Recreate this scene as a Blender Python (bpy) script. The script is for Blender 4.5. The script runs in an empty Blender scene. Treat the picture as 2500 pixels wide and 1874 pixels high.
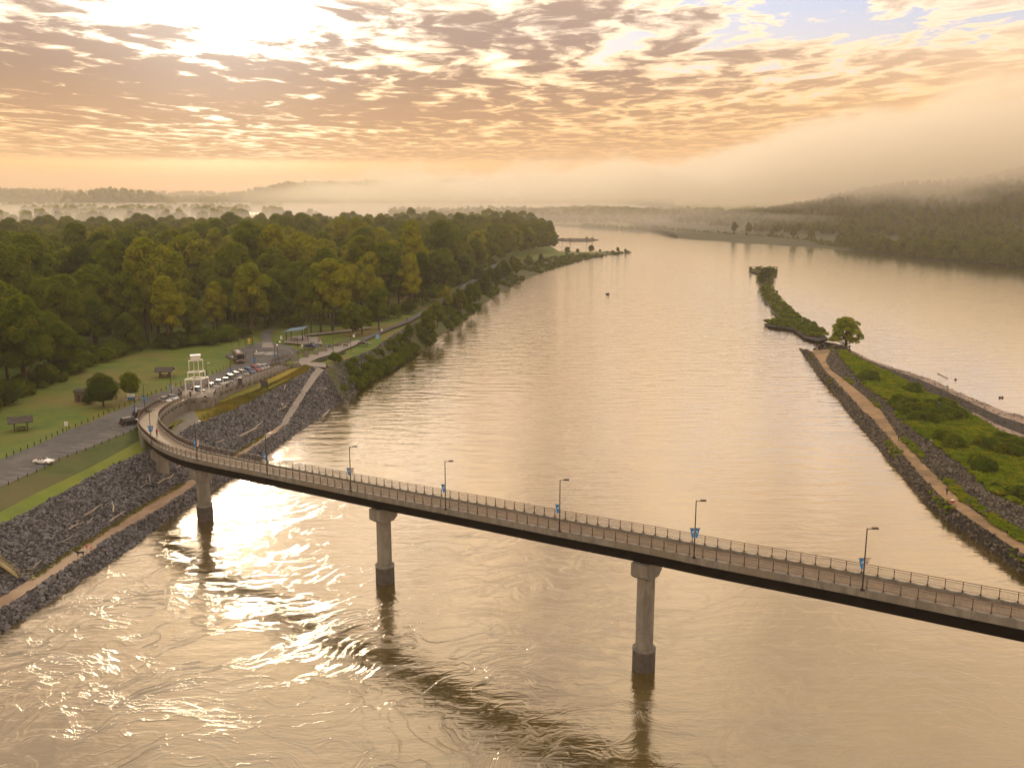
import bpy, math, random
import numpy as np
from mathutils import Vector, Matrix, noise as mnoise
from mathutils.geometry import tessellate_polygon
random.seed(7); RS = np.random.RandomState(11)
scene = bpy.context.scene
COL = scene.collection
R = math.radians
# ------------------------------------------------------------------ camera
CAM_H, FPX, PITCH = 61.0, 2250.0, R(11.5)
cd = bpy.data.cameras.new("camera"); cam = bpy.data.objects.new("camera", cd); COL.objects.link(cam)
cam.location = (0, 0, CAM_H); cam.rotation_euler = (R(90) - PITCH, 0, 0)
cd.sensor_width = 36; cd.lens = FPX / 2500 * 36; cd.clip_start = 1; cd.clip_end = 40000
scene.camera = cam
# ------------------------------------------------------------------ light
SUN_EL, SUN_AZ = R(11.5), R(-16.8)
SUND = Vector((math.sin(SUN_AZ) * math.cos(SUN_EL), math.cos(SUN_AZ) * math.cos(SUN_EL), math.sin(SUN_EL)))
sd = bpy.data.lights.new("sun", 'SUN'); sd.energy = .62; sd.angle = R(4); sd.color = (1, .80, .54)
so = bpy.data.objects.new("sun", sd); COL.objects.link(so)
so.rotation_euler = SUND.to_track_quat('Z', 'Y').to_euler()
vs = scene.view_settings
vs.view_transform = 'Standard'; vs.look = 'None'; vs.gamma = 1; vs.use_curve_mapping = False; vs.exposure = 0.58
scene.cycles.use_denoising = True
scene.cycles.max_bounces = 6; scene.cycles.diffuse_bounces = 2; scene.cycles.glossy_bounces = 3
scene.cycles.transmission_bounces = 3; scene.cycles.volume_bounces = 4; scene.cycles.transparent_max_bounces = 8
scene.cycles.sample_clamp_indirect = 4

class NT:
    """small helper for node trees"""
    def __init__(s, tree): s.t = tree; s.n = tree.nodes; s.l = tree.links
    def node(s, typ, **kw):
        n = s.n.new(typ)
        for k, v in kw.items():
            if k.startswith('i_'):
                key = k[2:]; key = int(key) if key.isdigit() else key.replace('_', ' ')
                s.put(n.inputs[key], v)
            else: setattr(n, k, v)
        return n
    def put(s, sock, v):
        if hasattr(v, 'is_output'): s.l.new(v, sock)
        elif v is not None: sock.default_value = v
    def math(s, op, a, b=None, c=None, clamp=False):
        n = s.n.new('ShaderNodeMath'); n.operation = op; n.use_clamp = clamp
        s.put(n.inputs[0], a)
        if b is not None: s.put(n.inputs[1], b)
        if c is not None: s.put(n.inputs[2], c)
        return n.outputs[0]
    def vmath(s, op, a, b=None, out=0):
        n = s.n.new('ShaderNodeVectorMath'); n.operation = op; s.put(n.inputs[0], a)
        if b is not None: s.put(n.inputs[1], b)
        return n.outputs[out]
    def noise(s, vec, scale, detail=4, rough=.5, dist=0, dims='3D', w=None):
        n = s.n.new('ShaderNodeTexNoise'); n.noise_dimensions = dims
        s.put(n.inputs['Vector'], vec); n.inputs['Scale'].default_value = scale; n.inputs['Detail'].default_value = detail
        n.inputs['Roughness'].default_value = rough; n.inputs['Distortion'].default_value = dist
        return n.outputs['Fac']
    def ramp(s, fac, pts, interp='LINEAR'):
        n = s.n.new('ShaderNodeValToRGB'); s.put(n.inputs[0], fac); cr = n.color_ramp; cr.interpolation = interp
        while len(cr.elements) < len(pts): cr.elements.new(.5)
        for e, (p, c) in zip(cr.elements, pts):
            e.position = p; e.color = (c, c, c, 1) if isinstance(c, (int, float)) else tuple(c) + (1,)
        return n.outputs[0]
    def mix(s, f, a, b, mode='MIX'):
        n = s.n.new('ShaderNodeMix'); n.data_type = 'RGBA'; n.blend_type = mode; n.clamp_factor = True
        s.put(n.inputs[0], f)
        for k, v in ((6, a), (7, b)):
            if isinstance(v, tuple) and len(v) == 3: v = v + (1,)
            s.put(n.inputs[k], v)
        return n.outputs[2]
    def smooth(s, v, a, b, lo=0., hi=1.):
        n = s.n.new('ShaderNodeMapRange'); n.interpolation_type = 'SMOOTHSTEP'; s.put(n.inputs[0], v)
        for i, q in zip((1, 2, 3, 4), (a, b, lo, hi)): n.inputs[i].default_value = q
        return n.outputs[0]
    def comb(s, x, y, z):
        n = s.n.new('ShaderNodeCombineXYZ')
        for i, q in enumerate((x, y, z)): s.put(n.inputs[i], q)
        return n.outputs[0]
    def sep(s, v):
        n = s.n.new('ShaderNodeSeparateXYZ'); s.put(n.inputs[0], v); return n.outputs

# ------------------------------------------------------------------ sky
def make_world():
    w = bpy.data.worlds.new("World"); scene.world = w; w.use_nodes = True
    t = NT(w.node_tree); t.n.clear()
    out = t.node('ShaderNodeOutputWorld'); bg = t.node('ShaderNodeBackground')
    t.l.new(bg.outputs[0], out.inputs[0])
    def vs_(c, f):
        q = t.vmath('SCALE', c); t.put(q.node.inputs['Scale'], f); return q
    tc = t.node('ShaderNodeTexCoord').outputs['Generated']
    d = t.vmath('NORMALIZE', tc); x, y, z = t.sep(d)
    g = t.math('MAXIMUM', t.vmath('DOT_PRODUCT', d, tuple(SUND), out=1), 0.0)
    # clear air: a daylight sky texture tinted by the warm low band of dawn
    ny = t.node('ShaderNodeTexSky', sky_type='NISHITA'); ny.sun_disc = False
    ny.sun_elevation = SUN_EL; ny.sun_rotation = SUN_AZ; ny.dust_density = 3.0; ny.altitude = 100
    nyc = vs_(ny.outputs[0], 0.085)
    band = t.ramp(z, [(0.0, (.84, .27, .05)), (.03, (.84, .30, .065)), (.05, (.80, .42, .14)), (.085, (.68, .50, .29)), (.12, (.54, .50, .48)),
                      (.18, (.36, .44, .62)), (.30, (.46, .45, .55)), (.45, (.50, .45, .46)), (.7, (.62, .62, .68)), (1.0, (.75, .78, .88))])
    clear = t.mix(.08, band, nyc)
    glow1 = vs_((1., .94, .84), t.math('MULTIPLY', t.math('POWER', g, 170.), 2.6))
    glow2 = vs_((1., .84, .58), t.math('MULTIPLY', t.math('MULTIPLY', t.math('POWER', g, 28.), .42), t.smooth(z, .02, .10, .10, 1.)))
    glow3 = vs_((1., .74, .46), t.math('MULTIPLY', t.math('POWER', g, 4.), .42))
    up = t.smooth(z, .16, .5)      # the veil of cloud overhead is brightly lit from above
    glow = t.vmath('ADD', t.vmath('ADD', glow1, glow2), vs_(glow3, t.math('ADD', t.math('MULTIPLY', up, 1.15), t.math('MULTIPLY', t.smooth(z, .03, .14), .40))))
    clear = t.vmath('ADD', clear, glow)
    # altocumulus sheet on a plane overhead
    zz = t.math('MAXIMUM', z, 0.015)
    px = t.math('DIVIDE', x, zz); py = t.math('DIVIDE', y, zz)
    pv = t.comb(px, py, 0.0)
    warp = t.node('ShaderNodeTexNoise'); t.put(warp.inputs['Vector'], pv); warp.inputs['Scale'].default_value = .8; warp.inputs['Detail'].default_value = 3
    wv = t.vmath('SUBTRACT', warp.outputs['Color'], (.5, .5, .5)); wv = t.vmath('MULTIPLY', wv, (.9, .9, 0))
    pw = t.vmath('ADD', pv, wv)
    pw2 = t.vmath('MULTIPLY', pw, (1., .34, 1.))
    big = t.noise(pv, .30, 3, .5)
    med = t.noise(t.vmath('MULTIPLY', pw, (1., .5, 1.)), 2.2, 5, .62)
    cell = t.node('ShaderNodeTexVoronoi', feature='SMOOTH_F1'); t.put(cell.inputs['Vector'], pw2); cell.inputs['Scale'].default_value = 4.2
    cell.inputs['Smoothness'].default_value = .6
    fine = t.noise(t.vmath('MULTIPLY', pw, (1., .7, 1.)), 7.0, 6, .64)
    th = t.math('ADD', t.math('MULTIPLY', big, .66), t.math('MULTIPLY', med, 1.25))
    th = t.math('ADD', th, t.math('MULTIPLY', t.math('SUBTRACT', .55, cell.outputs['Distance']), .62))
    th = t.math('ADD', th, t.math('MULTIPLY', fine, .86))
    # a heavier patch left of centre, low over the horizon, and a thin spot where the sun stands
    az = t.math('ARCTAN2', x, y)
    def blob(a0, aw, z0, zw):
        hx = t.math('DIVIDE', t.math('SUBTRACT', az, R(a0)), R(aw)); hz = t.math('DIVIDE', t.math('SUBTRACT', z, z0), zw)
        return t.math('EXPONENT', t.math('MULTIPLY', t.math('ADD', t.math('MULTIPLY', hx, hx), t.math('MULTIPLY', hz, hz)), -1.))
    th = t.math('ADD', th, t.math('MULTIPLY', blob(-24, 12, .112, .034), .24))
    th = t.math('ADD', th, t.math('MULTIPLY', blob(-8, 9, .092, .022), .20))
    th = t.math('SUBTRACT', th, t.math('MULTIPLY', blob(-15.5, 5.0, .178, .026), .42))
    th = t.math('SUBTRACT', th, t.math('MULTIPLY', blob(24, 14, .20, .05), .36))
    mask = t.smooth(th, 1.13, 1.25)
    body = t.smooth(th, 1.24, 1.56)
    lit = t.ramp(z, [(0.03, (.66, .33, .11)), (.09, (.84, .50, .22)), (.17, (.84, .66, .50)), (.28, (1.02, .72, .44)), (.5, (1.06, .78, .50)), (1., (1.1, 1.0, .86))])
    dark = t.ramp(z, [(0.03, (.54, .26, .085)), (.07, (.36, .185, .085)), (.12, (.25, .15, .11)), (.16, (.28, .195, .165)), (.25, (.40, .28, .21)), (.5, (.46, .35, .29)), (1., (.6, .58, .62))])
    litc = t.vmath('ADD', lit, vs_(glow, t.math('MULTIPLY', t.math('SUBTRACT', 1.0, body), .85)))
    # clouds seen against the light have dark undersides, those seen from the lit side stay pale
    back = t.smooth(g, .66, .96, .30, 1.0)
    shade = t.math('MULTIPLY', body, back)
    darkc = t.vmath('ADD', dark, vs_(glow, .10))
    cc = t.mix(shade, litc, darkc)
    hor = t.smooth(z, .031, .040)
    mk = t.math('MULTIPLY', mask, hor)
    skyc = t.mix(mk, clear, cc)
    # below the horizon: warm ground bounce colour (never in view)
    fin = t.mix(t.smooth(z, -.02, 0.0), (.25, .17, .10), skyc)
    t.l.new(fin, bg.inputs[0]); bg.inputs[1].default_value = 1.0
make_world()

# ------------------------------------------------------------------ photograph pixel -> point at height z
def P(u, v, z=0.):
    a = (u - 1250) / FPX; b = (v - 937) / FPX
    dx, dy, dz = a, math.cos(PITCH) - b * math.sin(PITCH), -(math.sin(PITCH) + b * math.cos(PITCH))
    t = (z - CAM_H) / dz
    return Vector((dx * t, dy * t, z))
def px_height(base, vtop):
    """height of an upright thing on the point base whose top shows at row vtop"""
    for k in range(1, 400):
        h = k * .1; dz = base.z + h - CAM_H
        yc = base.y * math.cos(PITCH) - dz * math.sin(PITCH); up = base.y * math.sin(PITCH) + dz * math.cos(PITCH)
        if 937 - FPX * up / yc <= vtop: return h
    return 5.
def PL(pts, z=None):
    return [P(p[0], p[1], (p[2] if len(p) > 2 else z)) for p in pts]
def resample(pts, n):
    pts = [Vector(p) for p in pts]; L = [0]
    for a, b in zip(pts, pts[1:]): L.append(L[-1] + (b - a).length)
    out = []; j = 0
    for i in range(n):
        s = L[-1] * i / (n - 1)
        while j < len(L) - 2 and L[j + 1] < s: j += 1
        t = (s - L[j]) / max(1e-9, L[j + 1] - L[j]); out.append(pts[j].lerp(pts[j + 1], t))
    return out
def catmull(pts, step):
    pts = [Vector(p) for p in pts]; q = [pts[0] * 2 - pts[1]] + pts + [pts[-1] * 2 - pts[-2]]; d = []
    for i in range(1, len(q) - 2):
        for k in range(12):
            t = k / 12; a, b, c, e = q[i - 1], q[i], q[i + 1], q[i + 2]
            d.append(.5 * ((2 * b) + (c - a) * t + (2 * a - 5 * b + 4 * c - e) * t * t + (3 * b - a - 3 * c + e) * t ** 3))
    d.append(pts[-1]); L = sum((b - a).length for a, b in zip(d, d[1:]))
    return resample(d, max(2, int(round(L / step)) + 1))

# ------------------------------------------------------------------ object helpers
def tag(o, label=None, cat=None, group=None, kind=None):
    for k, v in (('label', label), ('category', cat), ('group', group), ('kind', kind)):
        if v: o[k] = v
    return o
def empty(name, loc, rz=0, label=None, cat=None, group=None, kind=None):
    o = bpy.data.objects.new(name, None); COL.objects.link(o); o.location = loc; o.rotation_euler = (0, 0, rz)
    o.empty_display_size = .5
    return tag(o, label, cat, group, kind)
def link(name, me, parent=None, loc=None, rot=None, sc=None):
    o = bpy.data.objects.new(name, me); COL.objects.link(o)
    if parent: o.parent = parent
    if loc is not None: o.location = loc
    if rot is not None: o.rotation_euler = rot
    if sc is not None: o.scale = sc if hasattr(sc, '__len__') else (sc, sc, sc)
    return o
def copy_tree(o, parent=None):
    c = o.copy(); COL.objects.link(c)
    if parent: c.parent = parent
    for ch in list(o.children): copy_tree(ch, c)
    return c
class MB:
    def __init__(s): s.v = []; s.f = []; s.m = []; s.mi = 0
    def add(s, vs, fs):
        k = len(s.v); s.v += [tuple(q) for q in vs]; s.f += [tuple(i + k for i in q) for q in fs]; s.m += [s.mi] * len(fs)
        return s
    def box(s, c, d, rz=0, taper=1.):
        x, y, z = [q / 2 for q in d]; cs, sn = math.cos(rz), math.sin(rz); vs = []
        for k in (-1, 1):
            t = taper if k > 0 else 1
            for i, j in ((-1, -1), (1, -1), (1, 1), (-1, 1)):
                a, b = i * x * t, j * y * t
                vs.append((c[0] + a * cs - b * sn, c[1] + a * sn + b * cs, c[2] + k * z))
        return s.add(vs, [(3, 2, 1, 0), (4, 5, 6, 7), (0, 1, 5, 4), (1, 2, 6, 5), (2, 3, 7, 6), (3, 0, 4, 7)])
    def tube(s, pts, rad, n=6, cap=True):
        pts = [Vector(q) for q in pts]; rad = rad if hasattr(rad, '__len__') else [rad] * len(pts); vs = []; fs = []
        for i, q in enumerate(pts):
            d = (pts[min(i + 1, len(pts) - 1)] - pts[max(i - 1, 0)]).normalized()
            u = d.cross(Vector((0, 0, 1))) if abs(d.z) < .95 else d.cross(Vector((1, 0, 0)))
            u.normalize(); w = d.cross(u)
            for k in range(n):
                a = 2 * math.pi * (k + .5) / n; vs.append(q + (u * math.cos(a) + w * math.sin(a)) * rad[i])
        for i in range(len(pts) - 1):
            for k in range(n):
                fs.append((i * n + k, i * n + (k + 1) % n, (i + 1) * n + (k + 1) % n, (i + 1) * n + k))
        if cap: fs.append(tuple(range(n))[::-1]); fs.append(tuple(range((len(pts) - 1) * n, len(pts) * n)))
        return s.add(vs, fs)
    def loft(s, rows, closed=False, caps=False):
        n = len(rows[0]); vs = [q for r in rows for q in r]; fs = []
        for i in range(len(rows) - 1):
            for k in range(n if closed else n - 1):
                fs.append((i * n + k, i * n + (k + 1) % n, (i + 1) * n + (k + 1) % n, (i + 1) * n + k))
        if caps: fs.append(tuple(range(n))[::-1]); fs.append(tuple(range((len(rows) - 1) * n, len(rows) * n)))
        return s.add(vs, fs)
    def prism(s, poly, z0, z1):
        n = len(poly); vs = [(p[0], p[1], z0) for p in poly] + [(p[0], p[1], z1) for p in poly]
        return s.add(vs, [tuple(range(n))[::-1], tuple(range(n, 2 * n))] + [(k, (k + 1) % n, n + (k + 1) % n, n + k) for k in range(n)])
    def ellip(s, c, r, n=8, m=5):
        vs = [(c[0], c[1], c[2] - r[2])]; fs = []
        for j in range(1, m):
            a = -math.pi / 2 + math.pi * j / m
            for k in range(n):
                b = 2 * math.pi * k / n; vs.append((c[0] + r[0] * math.cos(a) * math.cos(b), c[1] + r[1] * math.cos(a) * math.sin(b), c[2] + r[2] * math.sin(a)))
        vs.append((c[0], c[1], c[2] + r[2])); T = len(vs) - 1
        for k in range(n):
            fs.append((0, 1 + (k + 1) % n, 1 + k)); fs.append((T, 1 + (m - 2) * n + k, 1 + (m - 2) * n + (k + 1) % n))
            for j in range(m - 2): fs.append((1 + j * n + k, 1 + j * n + (k + 1) % n, 1 + (j + 1) * n + (k + 1) % n, 1 + (j + 1) * n + k))
        return s.add(vs, fs)
    def mesh(s, name, mats, smooth=False):
        me = bpy.data.meshes.new(name); me.from_pydata(s.v, [], s.f)
        mats = mats if isinstance(mats, (list, tuple)) else [mats]
        for m in mats: me.materials.append(m)
        if len(mats) > 1: me.polygons.foreach_set('material_index', s.m)
        if smooth: me.shade_smooth()
        return me
    def build(s, name, mats, parent=None, smooth=False, world=False):
        """world=True: the coordinates are world coordinates although the part has a parent"""
        if world and parent:
            q = parent.location; s.v = [(a - q.x, b - q.y, c - q.z) for a, b, c in s.v]
        return link(name, s.mesh(name, mats, smooth), parent)

# ------------------------------------------------------------------ materials
def mat(name, col=None, rough=.8, fn=None, metal=0., spec=.5):
    m = bpy.data.materials.new(name); m.use_nodes = True; t = NT(m.node_tree); b = t.n['Principled BSDF']
    b.inputs['Roughness'].default_value = rough; b.inputs['Metallic'].default_value = metal
    b.inputs['Specular IOR Level'].default_value = spec
    if col: b.inputs['Base Color'].default_value = tuple(col) + (1,)
    if fn: fn(t, b)
    return m
def posn(t): return t.node('ShaderNodeNewGeometry').outputs['Position']
def obn(t): return t.node('ShaderNodeTexCoord').outputs['Object']
def bumpy(t, b, h, dist=.1, strength=.6):
    bp = t.node('ShaderNodeBump'); bp.inputs['Distance'].default_value = dist; bp.inputs['Strength'].default_value = strength
    t.put(bp.inputs['Height'], h); t.l.new(bp.outputs[0], b.inputs['Normal'])
def noisy(name, c1, c2, scale=.5, rough=.85, c3=None, bs=None, bd=.1, detail=6, spec=.3, stretch=None):
    def fn(t, b):
        p = posn(t)
        if stretch: p = t.vmath('MULTIPLY', p, stretch)
        c = t.mix(t.smooth(t.noise(p, scale, detail, .62), .35, .65), c1, c2)
        if c3: c = t.mix(t.smooth(t.noise(p, scale * .17, 4, .6), .48, .66), c, c3)
        c = t.mix(t.math('MULTIPLY', t.noise(p, scale * 9, 3, .6), .35), c, (0, 0, 0))
        t.put(b.inputs['Base Color'], c)
        if bs: bumpy(t, b, t.noise(p, bs, 5, .65), bd)
    return mat(name, None, rough, fn, spec=spec)
M = {}
M['concrete'] = noisy('weathered_concrete', (.25, .235, .21), (.16, .15, .135), .9, c3=(.20, .175, .14), bs=4, bd=.02, stretch=(1, 1, .35))
M['concrete_dark'] = noisy('wet_stained_shaded_concrete', (.10, .09, .085), (.065, .058, .055), 1.2, bs=4, bd=.03)
M['deckpave'] = noisy('deck_concrete', (.27, .20, .14), (.19, .145, .105), .6, c3=(.22, .165, .115), bs=6, bd=.006, rough=.62, spec=.35)
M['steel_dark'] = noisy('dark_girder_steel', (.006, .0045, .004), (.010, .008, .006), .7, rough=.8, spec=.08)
M['rail'] = mat('brown_rail_paint', (.060, .030, .018), .55)
M['lamp_metal'] = mat('dark_bronze_lamp_metal', (.035, .026, .022), .4, metal=.4)
M['white_steel'] = noisy('white_painted_steel', (.78, .76, .74), (.66, .64, .62), 1.5, rough=.45)
M['asphalt'] = noisy('asphalt', (.105, .10, .105), (.075, .072, .076), .35, c3=(.13, .125, .125), bs=8, bd=.01)
M['stripe'] = noisy('worn_white_paint', (.36, .35, .34), (.22, .22, .21), 3)
M['yellow_paint'] = noisy('worn_yellow_paint', (.55, .40, .12), (.35, .27, .12), 3)
M['promenade'] = noisy('promenade_concrete', (.30, .265, .24), (.25, .22, .20), .3, bs=5, bd=.01)
M['path'] = noisy('sandy_path', (.34, .235, .16), (.27, .18, .12), .35, c3=(.40, .30, .215), bs=3, bd=.03)
M['dirt'] = noisy('orange_dirt_track', (.36, .235, .125), (.25, .155, .085), .5, c3=(.16, .11, .06), bs=2.5, bd=.06)
M['sand'] = noisy('pinkish_sand', (.36, .27, .215), (.27, .20, .16), .5, c3=(.12, .09, .07), bs=2, bd=.05)
M['lawn'] = noisy('mown_lawn', (.070, .125, .010), (.125, .155, .016), .16, c3=(.17, .135, .035), bs=3, bd=.12)
M['slope_grass'] = noisy('slope_grass', (.145, .195, .012), (.11, .155, .013), .22, c3=(.18, .20, .018), bs=3, bd=.15)
M['shaded_rough_grass'] = noisy('shaded_rough_grass', (.050, .075, .012), (.075, .095, .014), .3, c3=(.10, .09, .025), bs=3, bd=.2)  # longer rough grass; the slope's shade is also put into the colour
M['gold_grass'] = noisy('golden_meadow_grass', (.22, .195, .025), (.13, .145, .018), .28, c3=(.30, .23, .03), bs=2, bd=.3)
M['rubble_bed'] = noisy('rubble_bed', (.028, .025, .026), (.016, .014, .015), 1.2, bs=1.5, bd=.4)
M['forest_floor'] = noisy('forest_floor', (.045, .045, .016), (.03, .032, .012), .1, bs=1, bd=.3)
M['field'] = noisy('far_meadow', (.20, .20, .04), (.12, .14, .03), .012, c3=(.27, .22, .07), detail=3)
M['scrub_ground'] = noisy('scrub_ground', (.055, .07, .015), (.08, .075, .03), .25, bs=1, bd=.3)
M['hill'] = noisy('wooded_hill', (.040, .050, .016), (.025, .034, .012), .02, bs=.08, bd=6)
M['driftwood'] = noisy('bleached_driftwood', (.42, .36, .30), (.28, .23, .19), 2, bs=5, bd=.02)
M['dark_wood'] = noisy('dark_timber', (.10, .062, .04), (.065, .04, .028), 2)
M['shingle'] = noisy('old_shingles', (.085, .075, .068), (.05, .045, .042), 1.5)
M['brick'] = noisy('dull_brick', (.17, .12, .09), (.12, .085, .065), 2.5)
M['bark'] = noisy('bark', (.10, .075, .055), (.06, .045, .035), 1.5)
M['blue_roof'] = mat('blue_metal_roof', (.16, .27, .42), .35, metal=.2)
M['banner_blue'] = mat('blue_banner_cloth', (.015, .19, .52), .7)
M['banner_pale'] = mat('pale_banner_cloth', (.55, .40, .36), .7)
M['sign_blue'] = mat('blue_sign_panel', (.10, .28, .55), .4)
M['sign_white'] = mat('white_sign_panel', (.70, .72, .72), .4)
M['sign_yellow'] = mat('yellow_sign_panel', (.80, .45, .01), .4)
M['sign_dark'] = mat('dark_sign_panel', (.06, .06, .075), .35)
M['glass'] = mat('dark_car_glass', (.02, .024, .03), .08, spec=.7)
M['tyre'] = mat('tyre_rubber', (.018, .018, .018), .9)
M['rim'] = mat('wheel_rim', (.35, .35, .36), .35, metal=.8)
M['lens_red'] = mat('tail_light_red', (.35, .015, .01), .25)
M['lens_clear'] = mat('headlight_lens', (.65, .65, .62), .15)
M['stair_yellow'] = mat('ochre_painted_steel', (.30, .25, .10), .55)
M['skin'] = mat('skin', (.38, .22, .15), .6)
M['lampglass'] = None
def em(t, b):
    b.inputs['Emission Color'].default_value = (1, .72, .40, 1); b.inputs['Emission Strength'].default_value = 9
M['lit_lamp'] = mat('lit_lamp_lens', (.9, .8, .6), .4, em)
def cloth(c): return mat('cloth', c, .85)
def paint(c): return mat('car_paint', c, .22, spec=.7)

def leafmat(name, c1, c2, c3, trans=.58):
    m = bpy.data.materials.new(name); m.use_nodes = True; t = NT(m.node_tree); t.n.clear()
    out = t.node('ShaderNodeOutputMaterial')
    rnd = t.node('ShaderNodeObjectInfo').outputs['Random']
    c = t.mix(rnd, c1, c2); c = t.mix(t.smooth(t.noise(posn(t), .30, 3, .6), .45, .72), c, c3)
    df = t.node('ShaderNodeBsdfDiffuse'); t.put(df.inputs[0], c)
    tr = t.node('ShaderNodeBsdfTranslucent'); t.put(tr.inputs[0], t.mix(.5, c, (.22, .20, .012)))
    mx = t.node('ShaderNodeMixShader'); mx.inputs[0].default_value = trans
    t.l.new(df.outputs[0], mx.inputs[1]); t.l.new(tr.outputs[0], mx.inputs[2]); t.l.new(mx.outputs[0], out.inputs[0])
    return m
M['leaf'] = leafmat('broadleaf_foliage', (.068, .125, .008), (.13, .175, .010), (.20, .205, .010))
M['leaf_gold'] = leafmat('yellowing_foliage', (.26, .27, .012), (.17, .21, .012), (.34, .30, .015), .5)
M['leaf_dark'] = leafmat('dark_foliage', (.034, .074, .009), (.050, .085, .009), (.075, .11, .012))
M['leaf_bush'] = leafmat('bush_foliage', (.065, .115, .010), (.10, .15, .012), (.16, .17, .014))
M['leaf_green'] = leafmat('lush_weed_foliage', (.09, .16, .008), (.19, .24, .012), (.30, .27, .02), .4)

def rockmat(name, c1, c2, c3):
    def fn(t, b):
        rnd = t.node('ShaderNodeObjectInfo').outputs['Random']
        c = t.mix(rnd, c1, c2); c = t.mix(t.smooth(t.noise(posn(t), .5, 4, .6), .5, .75), c, c3)
        t.put(b.inputs['Base Color'], c); bumpy(t, b, t.noise(posn(t), 5, 4, .6), .06)
    return mat(name, None, .85, fn, spec=.15)
M['rock'] = rockmat('riprap_rock', (.022, .022, .026), (.17, .165, .18), (.065, .055, .05))
M['rock_warm'] = rockmat('shore_rock', (.020, .019, .021), (.15, .125, .10), (.07, .06, .03))

# ------------------------------------------------------------------ water
def water_mat():
    m = bpy.data.materials.new('muddy_river_water'); m.use_nodes = True; t = NT(m.node_tree); t.n.clear()
    out = t.node('ShaderNodeOutputMaterial'); p = posn(t); x, y, z = t.sep(p)
    # slow swirls: the noise domain is itself stirred
    st = t.node('ShaderNodeTexNoise'); t.put(st.inputs['Vector'], p); st.inputs['Scale'].default_value = .035; st.inputs['Detail'].default_value = 3
    sv = t.vmath('SUBTRACT', st.outputs['Color'], (.5, .5, .5)); sv = t.vmath('MULTIPLY', sv, (52, 34, 0)); q = t.vmath('ADD', p, sv)
    st2 = t.node('ShaderNodeTexNoise'); t.put(st2.inputs['Vector'], q); st2.inputs['Scale'].default_value = .16; st2.inputs['Detail'].default_value = 2
    sv2 = t.vmath('SUBTRACT', st2.outputs['Color'], (.5, .5, .5)); sv2 = t.vmath('MULTIPLY', sv2, (9, 9, 0)); q2 = t.vmath('ADD', q, sv2)
    n1 = t.noise(t.vmath('MULTIPLY', q2, (.55, 1.25, 1)), .24, 5, .52)
    ridge = t.math('SUBTRACT', 1.0, t.math('MULTIPLY', t.math('ABSOLUTE', t.math('SUBTRACT', n1, .5)), 9.0), clamp=True)
    ridge = t.math('POWER', ridge, 2.0)
    n2 = t.noise(t.vmath('MULTIPLY', q2, (1., 1.5, 1)), .9, 4, .6)
    # long wind ripples across the river, further off
    rp = t.noise(t.vmath('MULTIPLY', p, (.10, .34, 1)), 1.0, 3, .55)
    rf = t.noise(t.vmath('MULTIPLY', p, (.8, 2.2, 1)), 1.0, 2, .5)
    # turbulence is strongest downstream of the bridge on the left, calm at the right
    near = t.smooth(y, 215., 125.); left = t.smooth(x, 60., -25.)
    turb = t.math('MULTIPLY', near, t.math('ADD', t.math('MULTIPLY', left, .8), .2))
    patch = t.smooth(t.noise(p, .022, 3, .5), .36, .62, .25, 1.0)
    turb = t.math('MULTIPLY', turb, patch)
    crk = t.noise(t.vmath('MULTIPLY', q2, (1.0, 2.0, 1)), 1.6, 4, .65)
    h = t.math('ADD', t.math('MULTIPLY', n1, .055), t.math('MULTIPLY', t.math('MULTIPLY', ridge, crk), .065))
    h = t.math('MULTIPLY', t.math('ADD', h, t.math('MULTIPLY', n2, .020)), t.math('ADD', t.math('MULTIPLY', turb, 1.0), .16))
    far = t.smooth(y, 120., 420.)
    calm = t.smooth(x, 200., 60., .25, 1.0)
    h2 = t.math('MULTIPLY', rp, t.math('MULTIPLY', t.math('ADD', t.math('MULTIPLY', far, .42), .10), calm))
    h3 = t.math('ADD', t.math('MULTIPLY', rf, .016), t.math('MULTIPLY', t.noise(q, 2.6, 3, .6), .005))
    h = t.math('ADD', t.math('ADD', h, h2), h3)
    bp = t.node('ShaderNodeBump'); bp.inputs['Distance'].default_value = 1.0; bp.inputs['Strength'].default_value = 1.0
    t.put(bp.inputs['Height'], h)
    mud = t.mix(t.smooth(t.noise(q, .05, 4, .6), .35, .65), (.050, .034, .004), (.090, .060, .010))
    df = t.node('ShaderNodeBsdfDiffuse'); t.put(df.inputs[0], mud); t.l.new(bp.outputs[0], df.inputs[1])
    gl = t.node('ShaderNodeBsdfGlossy'); gl.inputs[0].default_value = (1, .95, .87, 1)
    t.put(gl.inputs['Roughness'], t.smooth(y, 120., 400., .11, .09)); t.l.new(bp.outputs[0], gl.inputs['Normal'])
    lw = t.node('ShaderNodeLayerWeight'); lw.inputs['Blend'].default_value = .5; t.l.new(bp.outputs[0], lw.inputs['Normal'])
    fac = t.math('ADD', t.math('MULTIPLY', t.math('POWER', lw.outputs['Facing'], 2.0), 1.10), .03, clamp=True)   # silty, oily-smooth surface
    mx = t.node('ShaderNodeMixShader'); t.put(mx.inputs[0], fac)
    t.l.new(df.outputs[0], mx.inputs[1]); t.l.new(gl.outputs[0], mx.inputs[2]); t.l.new(mx.outputs[0], out.inputs[0])
    return m
M['water'] = water_mat()
b = MB(); b.add([(-14000, -400, 0), (14000, -400, 0), (14000, 16000, 0), (-14000, 16000, 0)], [(0, 1, 2, 3)])
tag(b.build('river', M['water']), kind='structure')
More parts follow.
